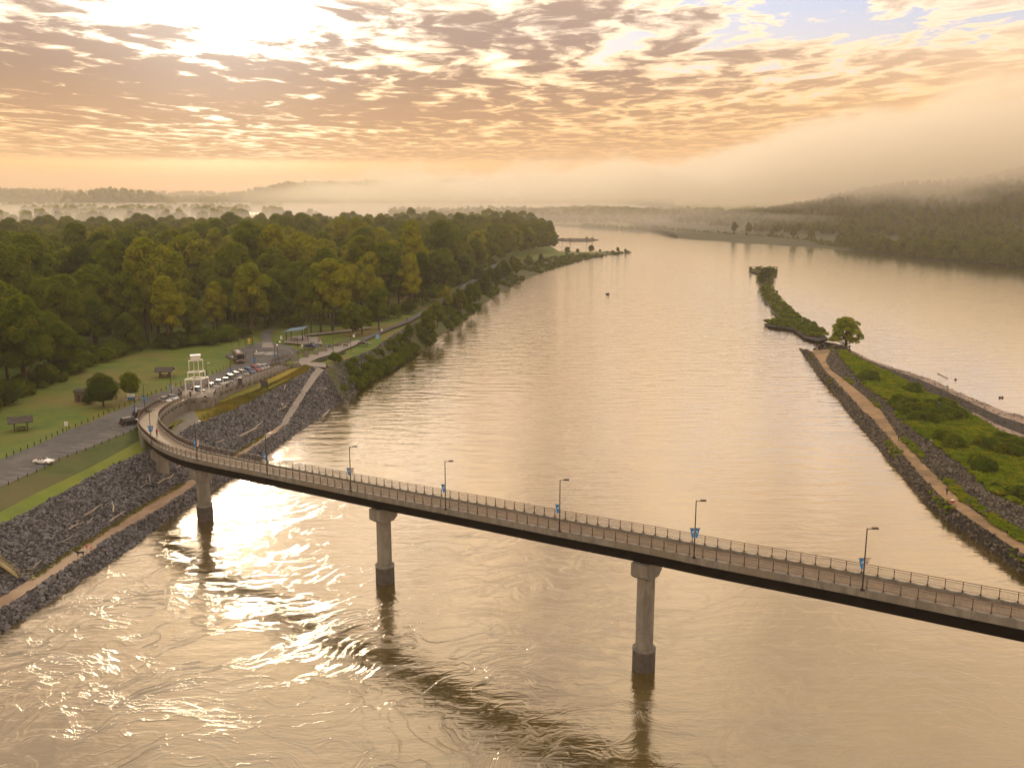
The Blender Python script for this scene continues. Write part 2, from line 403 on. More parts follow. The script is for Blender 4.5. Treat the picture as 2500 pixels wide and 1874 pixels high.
#SPLIT
# ------------------------------------------------------------------ ground, banks, road
def strip(name, lineA, lineB, m, n=60, k=4, kind='structure', rough=0., parent=None, lift=0.):
    A = resample(lineA, n); B = resample(lineB, n); b = MB(); rows = []
    for i in range(n):
        r = []
        for j in range(k + 1):
            q = A[i].lerp(B[i], j / k)
            dz = rough * (mnoise.noise(q * .35) + .5 * mnoise.noise(q * 1.1)) if 0 < j < k else 0
            r.append(Vector((q.x, q.y, q.z + dz + lift)))
        rows.append(r)
    b.loft(rows); o = b.build(name, m, parent, smooth=True); return tag(o, kind=kind), (A, B)
def sheet(name, pts, m, kind='structure', lift=0., label=None):
    pts = [Vector((p[0], p[1], p[2] + lift)) for p in pts]
    tris = tessellate_polygon([pts]); me = bpy.data.meshes.new(name)
    me.from_pydata([tuple(p) for p in pts], [], [tuple(t) for t in tris]); me.materials.append(m)
    me.update()
    if me.polygons and sum(p.normal.z for p in me.polygons) < 0: me.flip_normals()
    return tag(link(name, me), kind=kind)

# shore lines of the left bank, read off the photograph and put at their heights
WA = PL([(-260,1705),(-120,1622),(0,1550),(111,1476),(190,1425),(263,1378),(335,1333),(367,1308),(411,1272),(475,1229),(513,1200),(563,1167),(631,1124),(661,1105),(726,1057),(774,1024)], 0.)
WA_b = [Vector((p.x, p.y, -.6)) for p in WA]
PB = PL([(-260,1632),(-120,1557),(0,1490),(63,1447),(139,1400),(196,1365),(269,1311),(342,1270),(421,1223),(468,1191),(535,1150),(595,1111),(661,1065),(701,1038)], 2.)
PB2 = [PB[-1]] + [P(715,1013,2.8), P(750,956,5.6), P(777,918,8.2), P(793,902,9.1)]
PC = PL([(-260,1592),(-120,1522),(0,1457),(73,1413),(149,1359),(228,1311),(304,1261),(380,1216),(459,1172),(520,1136),(574,1105),(625,1073),(682,1038)], 2.2)
PC2 = [PC[-1]] + [P(698,1010,2.9), P(726,967,5.6), P(758,915,8.2), P(774,896,9.1)]
RD = [P(-260,1420,7.3), P(-120,1345,7.3), P(0,1283,7.3), P(47,1258,7.3), P(127,1215,7.3), P(190,1182,7.3), P(269,1138,7.2), P(317,1118,7.), P(362,1098,6.6), P(398,1080,5.8), P(434,1062,5.4), P(469,1040,5.7), P(493,1031,6.), P(530,1017,6.3), P(574,998,6.6), P(617,976,7.), P(646,960,7.2), P(675,946,7.4), P(718,924,8.), P(745,908,8.6), P(763,898,9.)]
strip('rock_bank_base', WA_b, PB[:1] + PB[1:], M['rubble_bed'], 90, 3, rough=.25)
strip('river_path', PB, PC, M['path'], 90, 3, rough=.05)
strip('river_path_ramp', PB2, PC2, M['promenade'], 20, 2)
RDa = RD[:13]
strip('rock_slope_base', PC + PC2[1:], RD, M['rubble_bed'], 110, 5, rough=.3)
# grass berm between the rocks and the parking road
MID = [P(-260,1390,8.0), P(0,1250,8.0), P(95,1200,8.0), P(222,1140,8.0), P(300,1098,7.8), P(348,1070,7.4)]
RE = [P(-260,1305,9.), P(0,1187,9.), P(95,1145,9.), P(149,1117,9.), P(222,1090,9.), P(285,1064,9.), P(320,1052,9.), P(345,1036,8.6)]
strip('lower_grass_slope', RD[:9], MID, M['slope_grass'], 50, 3, rough=.12)
strip('upper_grass_slope', MID, RE, M['shaded_rough_grass'], 50, 3, rough=.12)
# inside of the curve: ground up to the ramp's retaining wall
WB = [P(434,1062,5.4), P(408,1055,5.6), P(402,1040,5.8), P(418,1027,6.), P(445,1013,6.2), P(472,1002,6.4), P(520,990,6.8), P(559,976,7.1), P(617,957,7.6), P(660,938,8.), P(705,917,8.6), P(745,893,9.1)]
MEADOW_B = [P(493,1031,6.), P(530,1017,6.3), P(574,998,6.6), P(617,976,7.), P(646,960,7.2), P(675,946,7.4), P(718,924,8.), P(745,908,8.6), P(763,898,9.)]
MEADOW_T = [P(478,1012,6.4), P(520,1000,6.7), P(559,984,7.), P(617,963,7.5), P(660,945,8.), P(708,922,8.5), P(748,893,9.1)]
strip('golden_grass_bank', MEADOW_B, MEADOW_T, M['gold_grass'], 40, 3, rough=.1)
strip('upper_golden_grass', MEADOW_T, WB[5:], M['gold_grass'], 40, 2, rough=.05)
apr = [P(434,1062,5.4), P(469,1040,5.7), P(493,1031,6.0), P(478,1012,6.4), P(472,1000,6.45), P(445,1011,6.2), P(414,1025,6.), P(396,1040,5.8), P(402,1058,5.6)]
sheet('concrete_apron', apr, M['concrete'], lift=.03)
# under the bridge, between berm and ramp wall
sheet('ground_under_ramp', [P(345,1036,8.6), P(348,1070,7.4), P(362,1098,6.6), P(398,1080,5.8), P(434,1062,5.4), P(402,1058,5.6), P(396,1040,5.8), P(390,1010,7.5), P(372,1006,8.8)], M['scrub_ground'])

# bank beyond the path: grass shoulder, rocks, shore
SH = [P(793,902,9.), P(799,896,8.8), P(835,881,8.6), P(866,869,8.5), P(911,852,8.4), P(930,838,8.4), P(960,818,8.4), P(1008,789,8.2), P(1080,750,7.5), P(1130,715,6.5), P(1170,685,5.8), P(1215,660,5.), P(1262,642,4.), P(1330,628,3.), P(1420,620,2.4), P(1500,615,1.6), P(1541,617,.2)]
SW = PL([(701,1042),(726,1057),(774,1024),(839,984),(867,964),(899,937),(943,913),(997,880),(1020,858),(1066,828),(1107,802),(1162,762),(1216,719),(1270,690),(1335,664),(1379,650),(1433,635),(1487,625),(1541,617)], -.3)
SWa = [PB[-1] + Vector((0, 0, -.1)), P(715,1013,2.7), P(750,956,5.5), P(777,918,8.1)] + SH[:1]
strip('rock_bank_upstream_base', [WA_b[-2], WA_b[-1]] + PL([(810,1003),(839,984)], -.6), SWa, M['rubble_bed'], 40, 4, rough=.25)
SW2 = [p for p in SW[3:]]
strip('wooded_shore_slope', SW2, SH, M['scrub_ground'], 90, 4, rough=.3)
# table land of the park and wood, one sheet with its own edge
edge = [P(-700,1560,9.)] + RE[:-1] + [P(345,1036,8.96), P(372,1006,8.96), P(392,992,8.96), P(402,983,8.96), P(446,969,8.96), P(480,968,8.96), P(524,957,8.96), P(565,940,8.96), P(620,924,8.96), P(664,908,8.96), P(707,894,8.96), P(748,893,8.96), P(763,898,8.96)] + [Vector((p.x, p.y, min(p.z, 8.96))) for p in SH[1:-1]]
tip_back = PL([(1541,617),(1480,613),(1425,615),(1364,613)], .3)
inl = [Vector((40, 1330, 1.)), Vector((60, 1500, 1.)), Vector((20, 1700, 1.)), Vector((-80, 1850, 1.)), Vector((-700, 1900, 1.5)), Vector((-1600, 1900, 1.5)), Vector((-1600, 260, 9.)), Vector((-300, 40, 9.))]
tb = edge[1:] + tip_back + inl
sheet('park_ground', tb, M['lawn'])
def inside(x, y, poly):
    c = False; j = len(poly) - 1
    for i in range(len(poly)):
        a, b_ = poly[i], poly[j]
        if (a[1] > y) != (b_[1] > y) and x < (b_[0] - a[0]) * (y - a[1]) / (b_[1] - a[1]) + a[0]: c = not c
        j = i
    return c
# the plain beyond the wood, the far banks
FIELDP = [Vector((-6000, 1880, 1.2)), Vector((-80, 1840, 1.2)), Vector((-200, 2350, 1.2)), Vector((-420, 2800, 1.2)), Vector((-700, 3000, 1.2)), Vector((-6000, 3900, 1.2))]
sheet('misty_plain', FIELDP, M['field'])
sheet('misty_plain_beyond_lake', [Vector((-7000, 5200, 2.)), Vector((-900, 5000, 2.)), Vector((-200, 3700, 2.)), Vector((400, 3300, 2.)), Vector((5000, 3400, 2.)), Vector((9000, 14000, 3.)), Vector((-9000, 14000, 3.))], M['field'])
sheet('misty_plain_left_of_lake', [Vector((-7000, 3800, 1.)), Vector((-1000, 3050, 1.)), Vector((-1050, 5100, 1.)), Vector((-7000, 5300, 1.))], M['field'])
FS = PL([(1240,546),(1274,547),(1415,556),(1600,566),(1700,575),(1881,589),(1953,596),(2062,607),(2242,627),(2423,645),(2500,652),(2750,690),(3100,760)], 0.)
FSt = [Vector((p.x * 1.012, p.y * 1.02 + 8, 3.)) for p in FS]
strip('far_shore_edge', [Vector((p.x, p.y, -.4)) for p in FS], FSt, M['scrub_ground'], 90, 2, rough=.4)
far = FSt + [Vector((1500, 700, 3.)), Vector((4500, 1500, 3.)), Vector((4500, 3500, 3.)), Vector((500, 3500, 3.)), Vector((-200, 2700, 3.)), Vector((-60, 2200, 3))]
sheet('far_bank_ground', far, M['field'])

# hills
def hill(name, crest, D, depth, m, rough=8, zt=None):
    """crest: (u, v) of the ridge as seen; D its distance; the flank runs down towards the viewer and away"""
    rows = []; n = 90
    cp = [(u, v) for u, v in crest]
    for i in range(n):
        u = cp[0][0] + (cp[-1][0] - cp[0][0]) * i / (n - 1)
        v = np.interp(u, [c[0] for c in cp], [c[1] for c in cp])
        ang = math.atan((937 - v) / FPX) - PITCH; x = (u - 1250) / FPX * D; zc = CAM_H + math.tan(ang) * D
        r = []
        for j in range(13):
            t = j / 12; s = math.sin(math.pi * t) ** .8
            yy = D - depth + 2 * depth * t
            z = -5 + (zc + 5) * s + (rough * mnoise.noise(Vector((x * .004, yy * .004, 3.1))) + rough * .5 * mnoise.noise(Vector((x * .015, yy * .015, 1.)))) * s
            r.append(Vector((x * (yy / D) ** .3, yy, z)))
        rows.append(r)
    b = MB(); b.loft(rows); return tag(b.build(name, m, smooth=True), kind='structure'), rows
H = []
H.append(hill('distant_hill', [(-700,478),(-400,470),(0,463),(60,466),(120,467),(210,471),(330,470),(420,474),(520,473),(640,475),(900,478),(1500,480)], 9500, 1500, M['hill'], 12))
H.append(hill('distant_hill', [(-500,482),(0,470),(150,476),(260,488),(330,489),(700,489)], 6500, 700, M['hill'], 8))
H.append(hill('distant_hill', [(200,492),(235,482),(270,475),(310,473),(345,476),(385,484),(430,492)], 4800, 350, M['hill'], 5))
H.append(hill('distant_hill', [(560,492),(640,478),(670,468),(715,459),(770,456),(850,457),(905,453),(960,458),(1100,450),(1300,455),(1600,450)], 5600, 900, M['hill'], 10))

# wooded hill on the right bank, its top in the fog
def hill_z(x, y):
    # distance uphill from the far shore line
    sx = .62 * x + .0
    base = np.interp(x, [50, 200, 400, 560, 800, 1400], [1850, 1500, 1080, 1010, 900, 700])
    d = y - base
    amp = np.interp(x, [260, 420, 560, 700, 1000, 1500], [0, 4, 20, 62, 100, 125])
    q = min(1., max(0., (d - 60) / 1000.)); q = q * q * (3 - 2 * q); q *= min(1., max(0., (2530 - y + 120 * mnoise.noise(Vector((x * .006, 3, 0)))) / 700.))
    amp *= 1 + .45 * mnoise.noise(Vector((x * .0035, 9., 2.)))
    return 3 + amp * q + 6 * q * mnoise.noise(Vector((x * .008, y * .008, 0))) + 3. * min(1, max(0, d / 80))
rows = []
for i in range(70):
    x = 250 + i * 40; rows.append([Vector((x, y, hill_z(x, y) - .5 - (3.2 if hill_z(x, y) < 3.6 else 0))) for y in np.linspace(760, 2550, 60)])
b = MB(); b.loft(rows[::-1]); tag(b.build('wooded_hillside', M['hill'], smooth=True), kind='structure')

# ---- jetty peninsula on the right
JA = PL([(1948,850),(1967,867),(1987,908),(2029,950),(2058,1000),(2108,1058),(2154,1112),(2216,1183),(2258,1232),(2308,1274),(2391,1333),(2499,1408),(2760,1600)], -.5)
JB = PL([(1975,856),(1985,864),(2016,908),(2058,950),(2100,996),(2162,1058),(2204,1108),(2245,1158),(2299,1212),(2349,1254),(2412,1295),(2499,1353),(2760,1520)], 2.6)
JC = PL([(2030,852),(2016,880),(2030,905),(2060,925),(2100,958),(2150,1000),(2195,1066),(2249,1125),(2299,1174),(2349,1224),(2412,1270),(2499,1328),(2760,1490)], 2.8)
JD = [P(2050,858,3.2), P(2054,874,3.4), P(2083,904,4.), P(2116,946,4.), P(2170,983,4.2), P(2195,1025,4.2), P(2266,1075,4.2), P(2320,1116,4.2), P(2370,1154,4.2), P(2416,1205,4.2), P(2499,1240,4.2), P(2760,1380,4.2)]
JE = [P(2062,856,3.2), P(2075,868,3.), P(2150,904,2.8), P(2204,929,2.8), P(2266,962,2.8), P(2320,983,2.6), P(2374,1016,2.4), P(2433,1050,2.2), P(2499,1079,2.), P(2760,1200,2.)]
JF = PL([(2066,848),(2073,852),(2120,875),(2179,896),(2224,908),(2279,925),(2329,950),(2391,975),(2453,1000),(2499,1010),(2760,1100)], -.2)
strip('jetty_rock_edge', JA, JB, M['rubble_bed'], 90, 3, rough=.2)
strip('dirt_track', JB, JC, M['dirt'], 90, 3, rough=.12)
strip('jetty_rock_slope', JC, JD, M['rubble_bed'], 90, 3, rough=.2)
strip('jetty_crown_ground', JD, JE, M['scrub_ground'], 90, 5, rough=.3)
JEm = [a.lerp(b_, .62) for a, b_ in zip(resample(JE, 40), resample(JF, 40))]
strip('sandy_shore', JEm, JF, M['sand'], 60, 3, rough=.12)
strip('gravel_shore', resample(JE, 40), JEm, M['rubble_bed'], 60, 2, rough=.1)
strip('sand_patch', [p.lerp(q, -.02) + Vector((0, 0, .1)) for p, q in zip(resample(JE, 40), resample(JF, 40))][24:], [p.lerp(q, .22) + Vector((0, 0, .08)) for p, q in zip(resample(JE, 40), resample(JF, 40))][24:], M['sand'], 30, 2)
sheet('jetty_head', PL([(1948,850),(1975,856),(1985,862)], 0.) + PL([(2016,880),(2054,874),(2062,856)], 2.) + PL([(2073,852),(2066,846)], 0.) + PL([(2040,838),(2010,834),(1990,838),(1998,852),(1985,858)], .0), M['rubble_bed'])
# island spit beyond the gap
ISL = PL([(1863,790),(1906,781),(1888,761),(1863,732),(1856,700),(1845,685),(1852,670),(1827,663),(1830,656),(1881,653),(1899,658),(1895,674),(1881,692),(1892,714),(1917,747),(1953,779),(1989,799),(2025,826),(2000,830),(1968,826),(1935,806),(1903,803),(1870,795)], -.1)
ISC = PL([(1875,789),(1915,786),(1905,765),(1880,735),(1869,702),(1862,686),(1868,672),(1840,661),(1842,658),(1878,656),(1890,660),(1880,676),(1872,695),(1880,718),(1905,752),(1938,784),(1975,805),(2008,825),(1996,827),(1966,820),(1938,800),(1910,795),(1880,792)], 2.0)
b = MB(); n = len(ISL); vsx = ISL + [Vector((a.x, a.y, 1.1)) for a in ISC]
b.add(vsx, [(i, (i + 1) % n, n + (i + 1) % n, n + i) for i in range(n)] + [tuple(n + k for k in t) for t in tessellate_polygon([[Vector((p.x, p.y, 0)) for p in ISC]])])
tag(b.build('island_spit', M['rubble_bed']), kind='structure')
SP2 = PL([(1357,588),(1400,590),(1440,590),(1462,586),(1440,583),(1357,583)], .0)
b = MB(); b.prism([(p.x, p.y) for p in SP2], -.3, .6); tag(b.build('low_rock_spit', M['rubble_bed']), kind='structure')

# ---- road, roundabout, paths in the park
def flat(name, pts, m, z=9., lift=.012): return sheet(name, PL(pts, z), m, lift=lift)
flat('parking_road', [(-260,1305),(0,1189),(95,1147),(149,1118),(222,1091),(285,1065),(320,1052),(345,1030),(400,985),(470,962),(530,945),(600,915),(640,899),(672,886),(700,880),(722,866),(727,857),(716,847),(690,840),(660,837),(640,833),(605,843),(580,852),(549,867),(566,876),(579,888),(538,907),(450,939),(380,961),(336,983),(269,1008),(222,1030),(158,1053),(95,1084),(0,1122),(-260,1215)], M['asphalt'])
flat('wood_road', [(640,848),(668,848),(662,825),(661,815),(668,808),(660,803),(645,806),(640,812),(637,820)], M['asphalt'], lift=.018)
flat('crossing_slab', [(640,848),(668,848),(664,836),(642,836)], M['promenade'], lift=.026)
flat('promenade', [(709,893),(748,888),(777,874),(821,861),(857,847),(884,834),(873,829),(839,839),(803,848),(785,858),(741,872),(716,884)], M['promenade'], lift=.02)
flat('path_landing', [(745,893),(770,895),(800,897),(793,886),(760,884),(715,888),(706,897)], M['promenade'], lift=.016)
flat('riverside_road', [(884,834),(911,822),(956,802),(1002,785),(1050,758),(1110,722),(1160,690),(1185,668),(1215,650),(1240,636),(1205,645),(1170,663),(1150,683),(1090,722),(1035,756),(984,784),(947,800),(911,814),(873,829)], M['asphalt'], lift=.018)
flat('wood_path', [(700,829),(760,818),(850,808),(905,800),(905,797),(850,805),(760,814),(700,825)], M['promenade'], lift=.02)
flat('lawn_spur', [(300,978),(345,973),(342,969),(298,974)], M['promenade'], lift=.02)
# pale lettering-like paint mark and ring in the roundabout (flat paint)
def ring(cu, cv, ru, rv, wdt, name, m, a0=0, a1=360, lift=.03):
    A = []; B = []
    for k in range(49):
        a = R(a0 + (a1 - a0) * k / 48)
        A.append(P(cu + ru * math.cos(a), cv + rv * math.sin(a), 9.)); B.append(P(cu + (ru + wdt) * math.cos(a), cv + (rv + wdt * .28) * math.sin(a), 9.))
    b = MB(); b.loft([[p + Vector((0, 0, lift)), q + Vector((0, 0, lift))] for p, q in zip(A, B)]); return tag(b.build(name, m), kind='structure')
ring(646, 863.5, 44, 6.5, 2.5, 'dark_paver_ring', M['tyre'])
ring(655, 862, 58, 14, 2, 'roundabout_kerb_line', M['stripe'], -80, 50)
for blob in ([(618,862),(640,858.5),(650,860),(640,864.5),(622,865)], [(643,865),(655,858.5),(668,859),(678,862),(668,866),(652,866.5)]):
    flat('painted_emblem', blob, M['stripe'], lift=.03)
STR = [((0,1025),(85,1035)),((0,988),(160,1000)),((60,952),(230,968)),((140,922),(300,938)),((215,893),(360,903)),((330,850),(440,855)),((410,812),(540,825)),((470,785),(610,797)),((530,757),(670,770)),((590,735),(730,745)),((650,710),(790,720)),((765,660),(870,670)),((815,640),(930,650)),((865,615),(970,627)),((905,597),(1010,607))]
for (a, c) in STR:
    p0 = P(a[0] / 3.158, 850 + a[1] / 3.158, 9.); p1 = P(c[0] / 3.158, 850 + c[1] / 3.158, 9.); d = (p1 - p0).normalized() * .07; q = Vector((-d.y, d.x, 0))
    b = MB(); b.add([p0 - q, p1 - q, p1 + q, p0 + q], [(0, 1, 2, 3)]); o = b.build('parking_line', M['stripe']); o.location.z = .03; tag(o, kind='structure')
# planting beds beside the promenade
for (u0, v0, u1, v1) in ((768,880,802,875),(790,871,826,867),(812,864,846,859)):
    flat('planting_bed', [(u0, v0), (u0 + 12, v0 + 2), (u1, v1), (u1 - 8, v1 - 3)], M['rubble_bed'], 9., .02)

# ------------------------------------------------------------------ the footbridge
CEN = [(131.6,26.4,24.4),(103,47.5,22.9),(75.6,68.2,21.3),(51.6,86.4,19.7),(38.3,96.3,18.9),(30.1,102.3,18.35),(24.1,106.7,17.95),(17.4,111.8,17.55),(7.5,119.1,16.85),(-1.2,125.4,16.35),(-8.9,131.1,15.85),(-20.7,139.8,15.05),(-35,150.6,14.15),(-43.4,157.,13.6),(-52,163.6,13.),(-57.,167.4,12.7),(-61.9,171.6,12.35),(-66.2,176.2,12.05),(-70.2,181.4,11.7),(-73.8,187.,11.35),(-77.3,192.8,11.),(-80.7,199.2,10.6),(-83.6,206.,10.2),(-85.8,213.,9.9),(-87.,220.5,9.6),(-87.1,227.6,9.45),(-86.3,234.,9.4)]
SP = 1.74; CL = catmull(CEN, SP); NP_ = len(CL); HW = 2.12
def frame(i):
    d = (CL[min(i + 1, NP_ - 1)] - CL[max(i - 1, 0)]); d.z = 0; d.normalize(); return d, Vector((-d.y, d.x, 0))   # n points to the river-upstream side? sign checked below
SIDE = {}
for s in (-1, 1): SIDE[s] = [CL[i] + frame(i)[1] * HW * s for i in range(NP_)]
bridge = empty('footbridge', (-21.5, 139.7, 0), 0, 'long curved concrete footbridge with brown railings crossing the river on tall piers', 'bridge')
def section(name, offs, m, i0=0, i1=None, smooth=False, parent=bridge):
    rows = []
    for i in range(i0, i1 if i1 else NP_):
        d, n = frame(i); rows.append([CL[i] + n * o + Vector((0, 0, h)) for o, h in offs])
    b = MB(); b.loft(rows, closed=True, caps=True); return b.build(name, m, parent, world=True, smooth=smooth)
section('deck', [(-1.95, -.02), (1.95, -.02), (1.95, -.32), (-1.95, -.32)], M['deckpave'])
gi = next(i for i in range(NP_) if CL[i].y > 200)
for o in (-1.15, 1.15):
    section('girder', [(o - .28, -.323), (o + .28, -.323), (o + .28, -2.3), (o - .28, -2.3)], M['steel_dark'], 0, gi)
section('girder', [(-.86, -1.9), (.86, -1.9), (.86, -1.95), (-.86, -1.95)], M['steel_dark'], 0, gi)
KL = 3
for s in (-1, 1):
    for i in range(0, NP_ - KL, KL):
        i1 = min(i + KL, NP_ - 1); rows = []
        for k in range(i * 6, i1 * 6 + 1):
            j = k / 6.; a = int(j); f_ = j - a; e = min(a + 1, NP_ - 1)
            q = SIDE[s][a].lerp(SIDE[s][e], f_); d, n = frame(a); n = n * s
            ped = .06 if (k % 6 in (0, 1, 5)) else 0.
            if k == i * 6: q = q + d * .015
            if k == i1 * 6: q = q - d * .015
            rows.append([q + n * x + Vector((0, 0, h)) for x, h in ((-.17, -.02), (-.17, .22 + ped), (.21, .22 + ped), (.21, -.62), (.10, -.70), (-.17, -.70))])
        b = MB(); b.loft(rows, closed=True, caps=True); b.build('kerb_block', M['concrete'], bridge, world=True)
# lane dashes
for i in range(2, NP_ - 40, 3):
    d, n = frame(i); a = CL[i] + Vector((0, 0, -.012)); c = CL[i].lerp(CL[i + 1], .9) + Vector((0, 0, -.012)); n = n * .055
    b = MB(); b.add([a - n, c - n, c + n, a + n], [(0, 1, 2, 3)]); b.build('lane_dash', M['yellow_paint'], bridge, world=True)
i = next(i for i in range(NP_) if CL[i].y > 204.5); d, n = frame(i)
b = MB(); a = CL[i] + Vector((0, 0, -.012)); b.add([a - n * 1.9 - d * .08, a + n * 1.9 - d * .08, a + n * 1.9 + d * .08, a - n * 1.9 + d * .08], [(0, 1, 2, 3)]); b.build('cross_line', M['stripe'], bridge, world=True)
# railings: post + panel per bay; the panel meshes are shared
def rail_panel_mesh(nb=15, L=SP, near=True):
    b = MB(); b.box((L / 2, 0, 1.12), (L, .07, .055)); b.box((L / 2, 0, .90), (L, .035, .035)); b.box((L / 2, 0, .12), (L, .035, .035))
    for k in range(nb):
        x = L * (k + 1) / (nb + 1); b.box((x, 0, .51), (.020, .020, .75))
    return b.mesh('rail_panel', M['rail'])
PANEL = rail_panel_mesh(); b = MB(); b.box((0, 0, .52), (.075, .075, 1.2)); b.box((0, 0, .03), (.2, .2, .06)); POST = b.mesh('rail_post', M['rail'])
def railing(line, parent, panel=PANEL, L=SP, lift=.36, last=True):
    off = parent.location
    for i in range(len(line)):
        p = line[i] + Vector((0, 0, lift)) - off
        if i < len(line) - 1 or last:
            d = line[min(i + 1, len(line) - 1)] - line[max(i - 1, 0)]
            link('rail_post', POST, parent, p, (0, 0, math.atan2(d.y, d.x)))
        if i < len(line) - 1:
            d = line[i + 1] - line[i]; hl = math.hypot(d.x, d.y)
            link('rail_panel', panel, parent, p, (0, -math.atan2(d.z, hl), math.atan2(d.y, d.x)), (d.length / L, 1, 1))
cut = 34   # bays past the right edge of the frame are not built
for s in (-1, 1): railing(SIDE[s][cut:], bridge)
# piers
def pier(cx, cy, ztop, zfoot, water=True):
    i = min(range(NP_), key=lambda k: (CL[k].x - cx) ** 2 + (CL[k].y - cy) ** 2)
    d, n = frame(i); c = CL[i]; top = c.z - 2.35; rz = math.atan2(n.y, n.x)
    def loc(a, b_, z): q = Vector((c.x, c.y, 0)) + n * a + d * b_; return (q.x, q.y, z)
    rows = []
    for z in (zfoot, top - 1.9):
        r = []
        for k in range(8):
            a = R(22.5 + 45 * k); ra = 1.22; r.append(loc(ra * math.cos(a) * 1.08, ra * math.sin(a) * .92, z))
        rows.append(r)
    b = MB(); b.loft(rows, closed=True, caps=True); sh = b.build('pier_shaft', M['concrete'], bridge, world=True)
    b = MB(); prof = [(-1.15, top - 2.35), (-1.98, top - 1.75), (-1.98, top - .06), (1.98, top - .06), (1.98, top - 1.75), (1.15, top - 2.35)]
    b.loft([[loc(a, y, z) for a, z in prof] for y in (-1.18, 1.18)], closed=True, caps=True); b.build('pier_cap', M['concrete'], bridge, world=True)
    for s in (-1, 1):
        b = MB(); q = loc(s * 1.15, 0, top + .0); b.box((q[0], q[1], top), (.5, .5, .22), rz); b.build('bearing', M['steel_dark'], bridge, world=True)
    if water:
        b = MB(); rows = [[(c.x + 1.52 * math.cos(a), c.y + 1.52 * math.sin(a), z) for a in np.linspace(0, 2 * math.pi, 25)[:-1]] for z in (-1.5, 2.95)]
        b.loft(rows, closed=True, caps=True); o = b.build('pier_footing', M['concrete_dark'], bridge, world=True)
        b = MB(); rows = [[(c.x + r * math.cos(a), c.y + r * math.sin(a), z) for a in np.linspace(0, 2 * math.pi, 25)[:-1]] for r, z in ((1.56, 2.75), (1.56, 3.0))]
        b.loft(rows, closed=True, caps=True); b.build('footing_rim', M['concrete'], bridge, world=True)
    return c
pier(17.5, 111., 0, 0); pier(-21.5, 139.7, 0, 0); pier(-59.9, 168., 0, 0); pier(-74.2, 186.5, 0, 3.0, False); pier(56., 82.6, 0, 0); pier(94, 54, 0, 0)
# expansion gap cover at the pier near the middle
# retaining wall under the inner side of the curved ramp, in panels
inner = 1 if (SIDE[1][-10].x > SIDE[-1][-10].x) else -1
ramp = empty('ramp_wall', tuple(P(430, 1045, 5.6)), 0, 'curved concrete retaining wall carrying the ramp above the rock slope', 'wall')
iw = next(i for i in range(NP_) if CL[i].y > 203)
wl = [SIDE[inner][i] + frame(i)[1] * inner * .02 for i in range(iw, NP_)]
# plaza and upper ramp kerb lines
PZ_IN = [P(485,974,9.35), P(522,971,9.35), P(527,960,9.35), P(565,944,9.35), P(620,928,9.35), P(664,912,9.35), P(707,897,9.3)]
PZ_OUT = [P(446,969,9.35), P(436,957,9.35), P(454,950,9.35), P(511,946,9.35), P(560,931,9.35), P(600,920,9.35), P(646,905,9.35), P(682,892,9.3)]
wl = wl + PZ_IN
wl = resample(wl, int(sum((b_ - a).length for a, b_ in zip(wl, wl[1:])) / 2.6))
wg = resample(WB[1:], 60)
def ground_near(p): return min(wg, key=lambda q: (q.x - p.x) ** 2 + (q.y - p.y) ** 2).z
for i in range(len(wl) - 1):
    a, c = wl[i], wl[i + 1]; d = (c - a).normalized(); n = Vector((d.y, -d.x, 0)) 
    if n.x < 0 and i < 14: n = -n
    if i >= 14 and n.y > 0: n = -n
    a2 = a + d * .02; c2 = c - d * .02
    za, zc = ground_near(a) - .6, ground_near(c) - .6
    b = MB(); top = -.45
    b.loft([[q + n * .12 + Vector((0, 0, 0)) for q in (Vector((a2.x, a2.y, za)), Vector((a2.x, a2.y, a.z + top)))] + [Vector((a2.x, a2.y, a.z + top)) - n * .4, Vector((a2.x, a2.y, za)) - n * .4],
            [Vector((c2.x, c2.y, zc)) + n * .12, Vector((c2.x, c2.y, c.z + top)) + n * .12, Vector((c2.x, c2.y, c.z + top)) - n * .4, Vector((c2.x, c2.y, zc)) - n * .4]], closed=True, caps=True)
    b.build('wall_panel', M['concrete'], ramp, world=True)
    b = MB(); m_ = a.lerp(c, .5); b.box((m_.x + n.x * .2, m_.y + n.y * .2, m_.z - .62), ((c - a).length * .45, .3, .42), math.atan2(d.y, d.x)); b.build('corbel', M['concrete_dark'], ramp, world=True)  # dark colour of the corbels carries the shade under the kerb
# low outer wall of the ramp
wo = [SIDE[-inner][i] for i in range(iw - 6, NP_)]
for i in range(0, len(wo) - 3, 3):
    a, c = wo[i], wo[i + 3]; d = (c - a).normalized(); n = Vector((-d.y, d.x, 0)) * .2
    b = MB(); lo = Vector((0, 0, 1)); zb = 7.4
    b.loft([[Vector((a.x, a.y, zb)) - n, Vector((a.x, a.y, a.z - .72)) - n, Vector((a.x, a.y, a.z - .72)) + n, Vector((a.x, a.y, zb)) + n], [Vector((c.x, c.y, zb)) - n, Vector((c.x, c.y, c.z - .72)) - n, Vector((c.x, c.y, c.z - .72)) + n, Vector((c.x, c.y, zb)) + n]], closed=True, caps=True)
    b.build('wall_panel', M['concrete'], ramp, world=True)
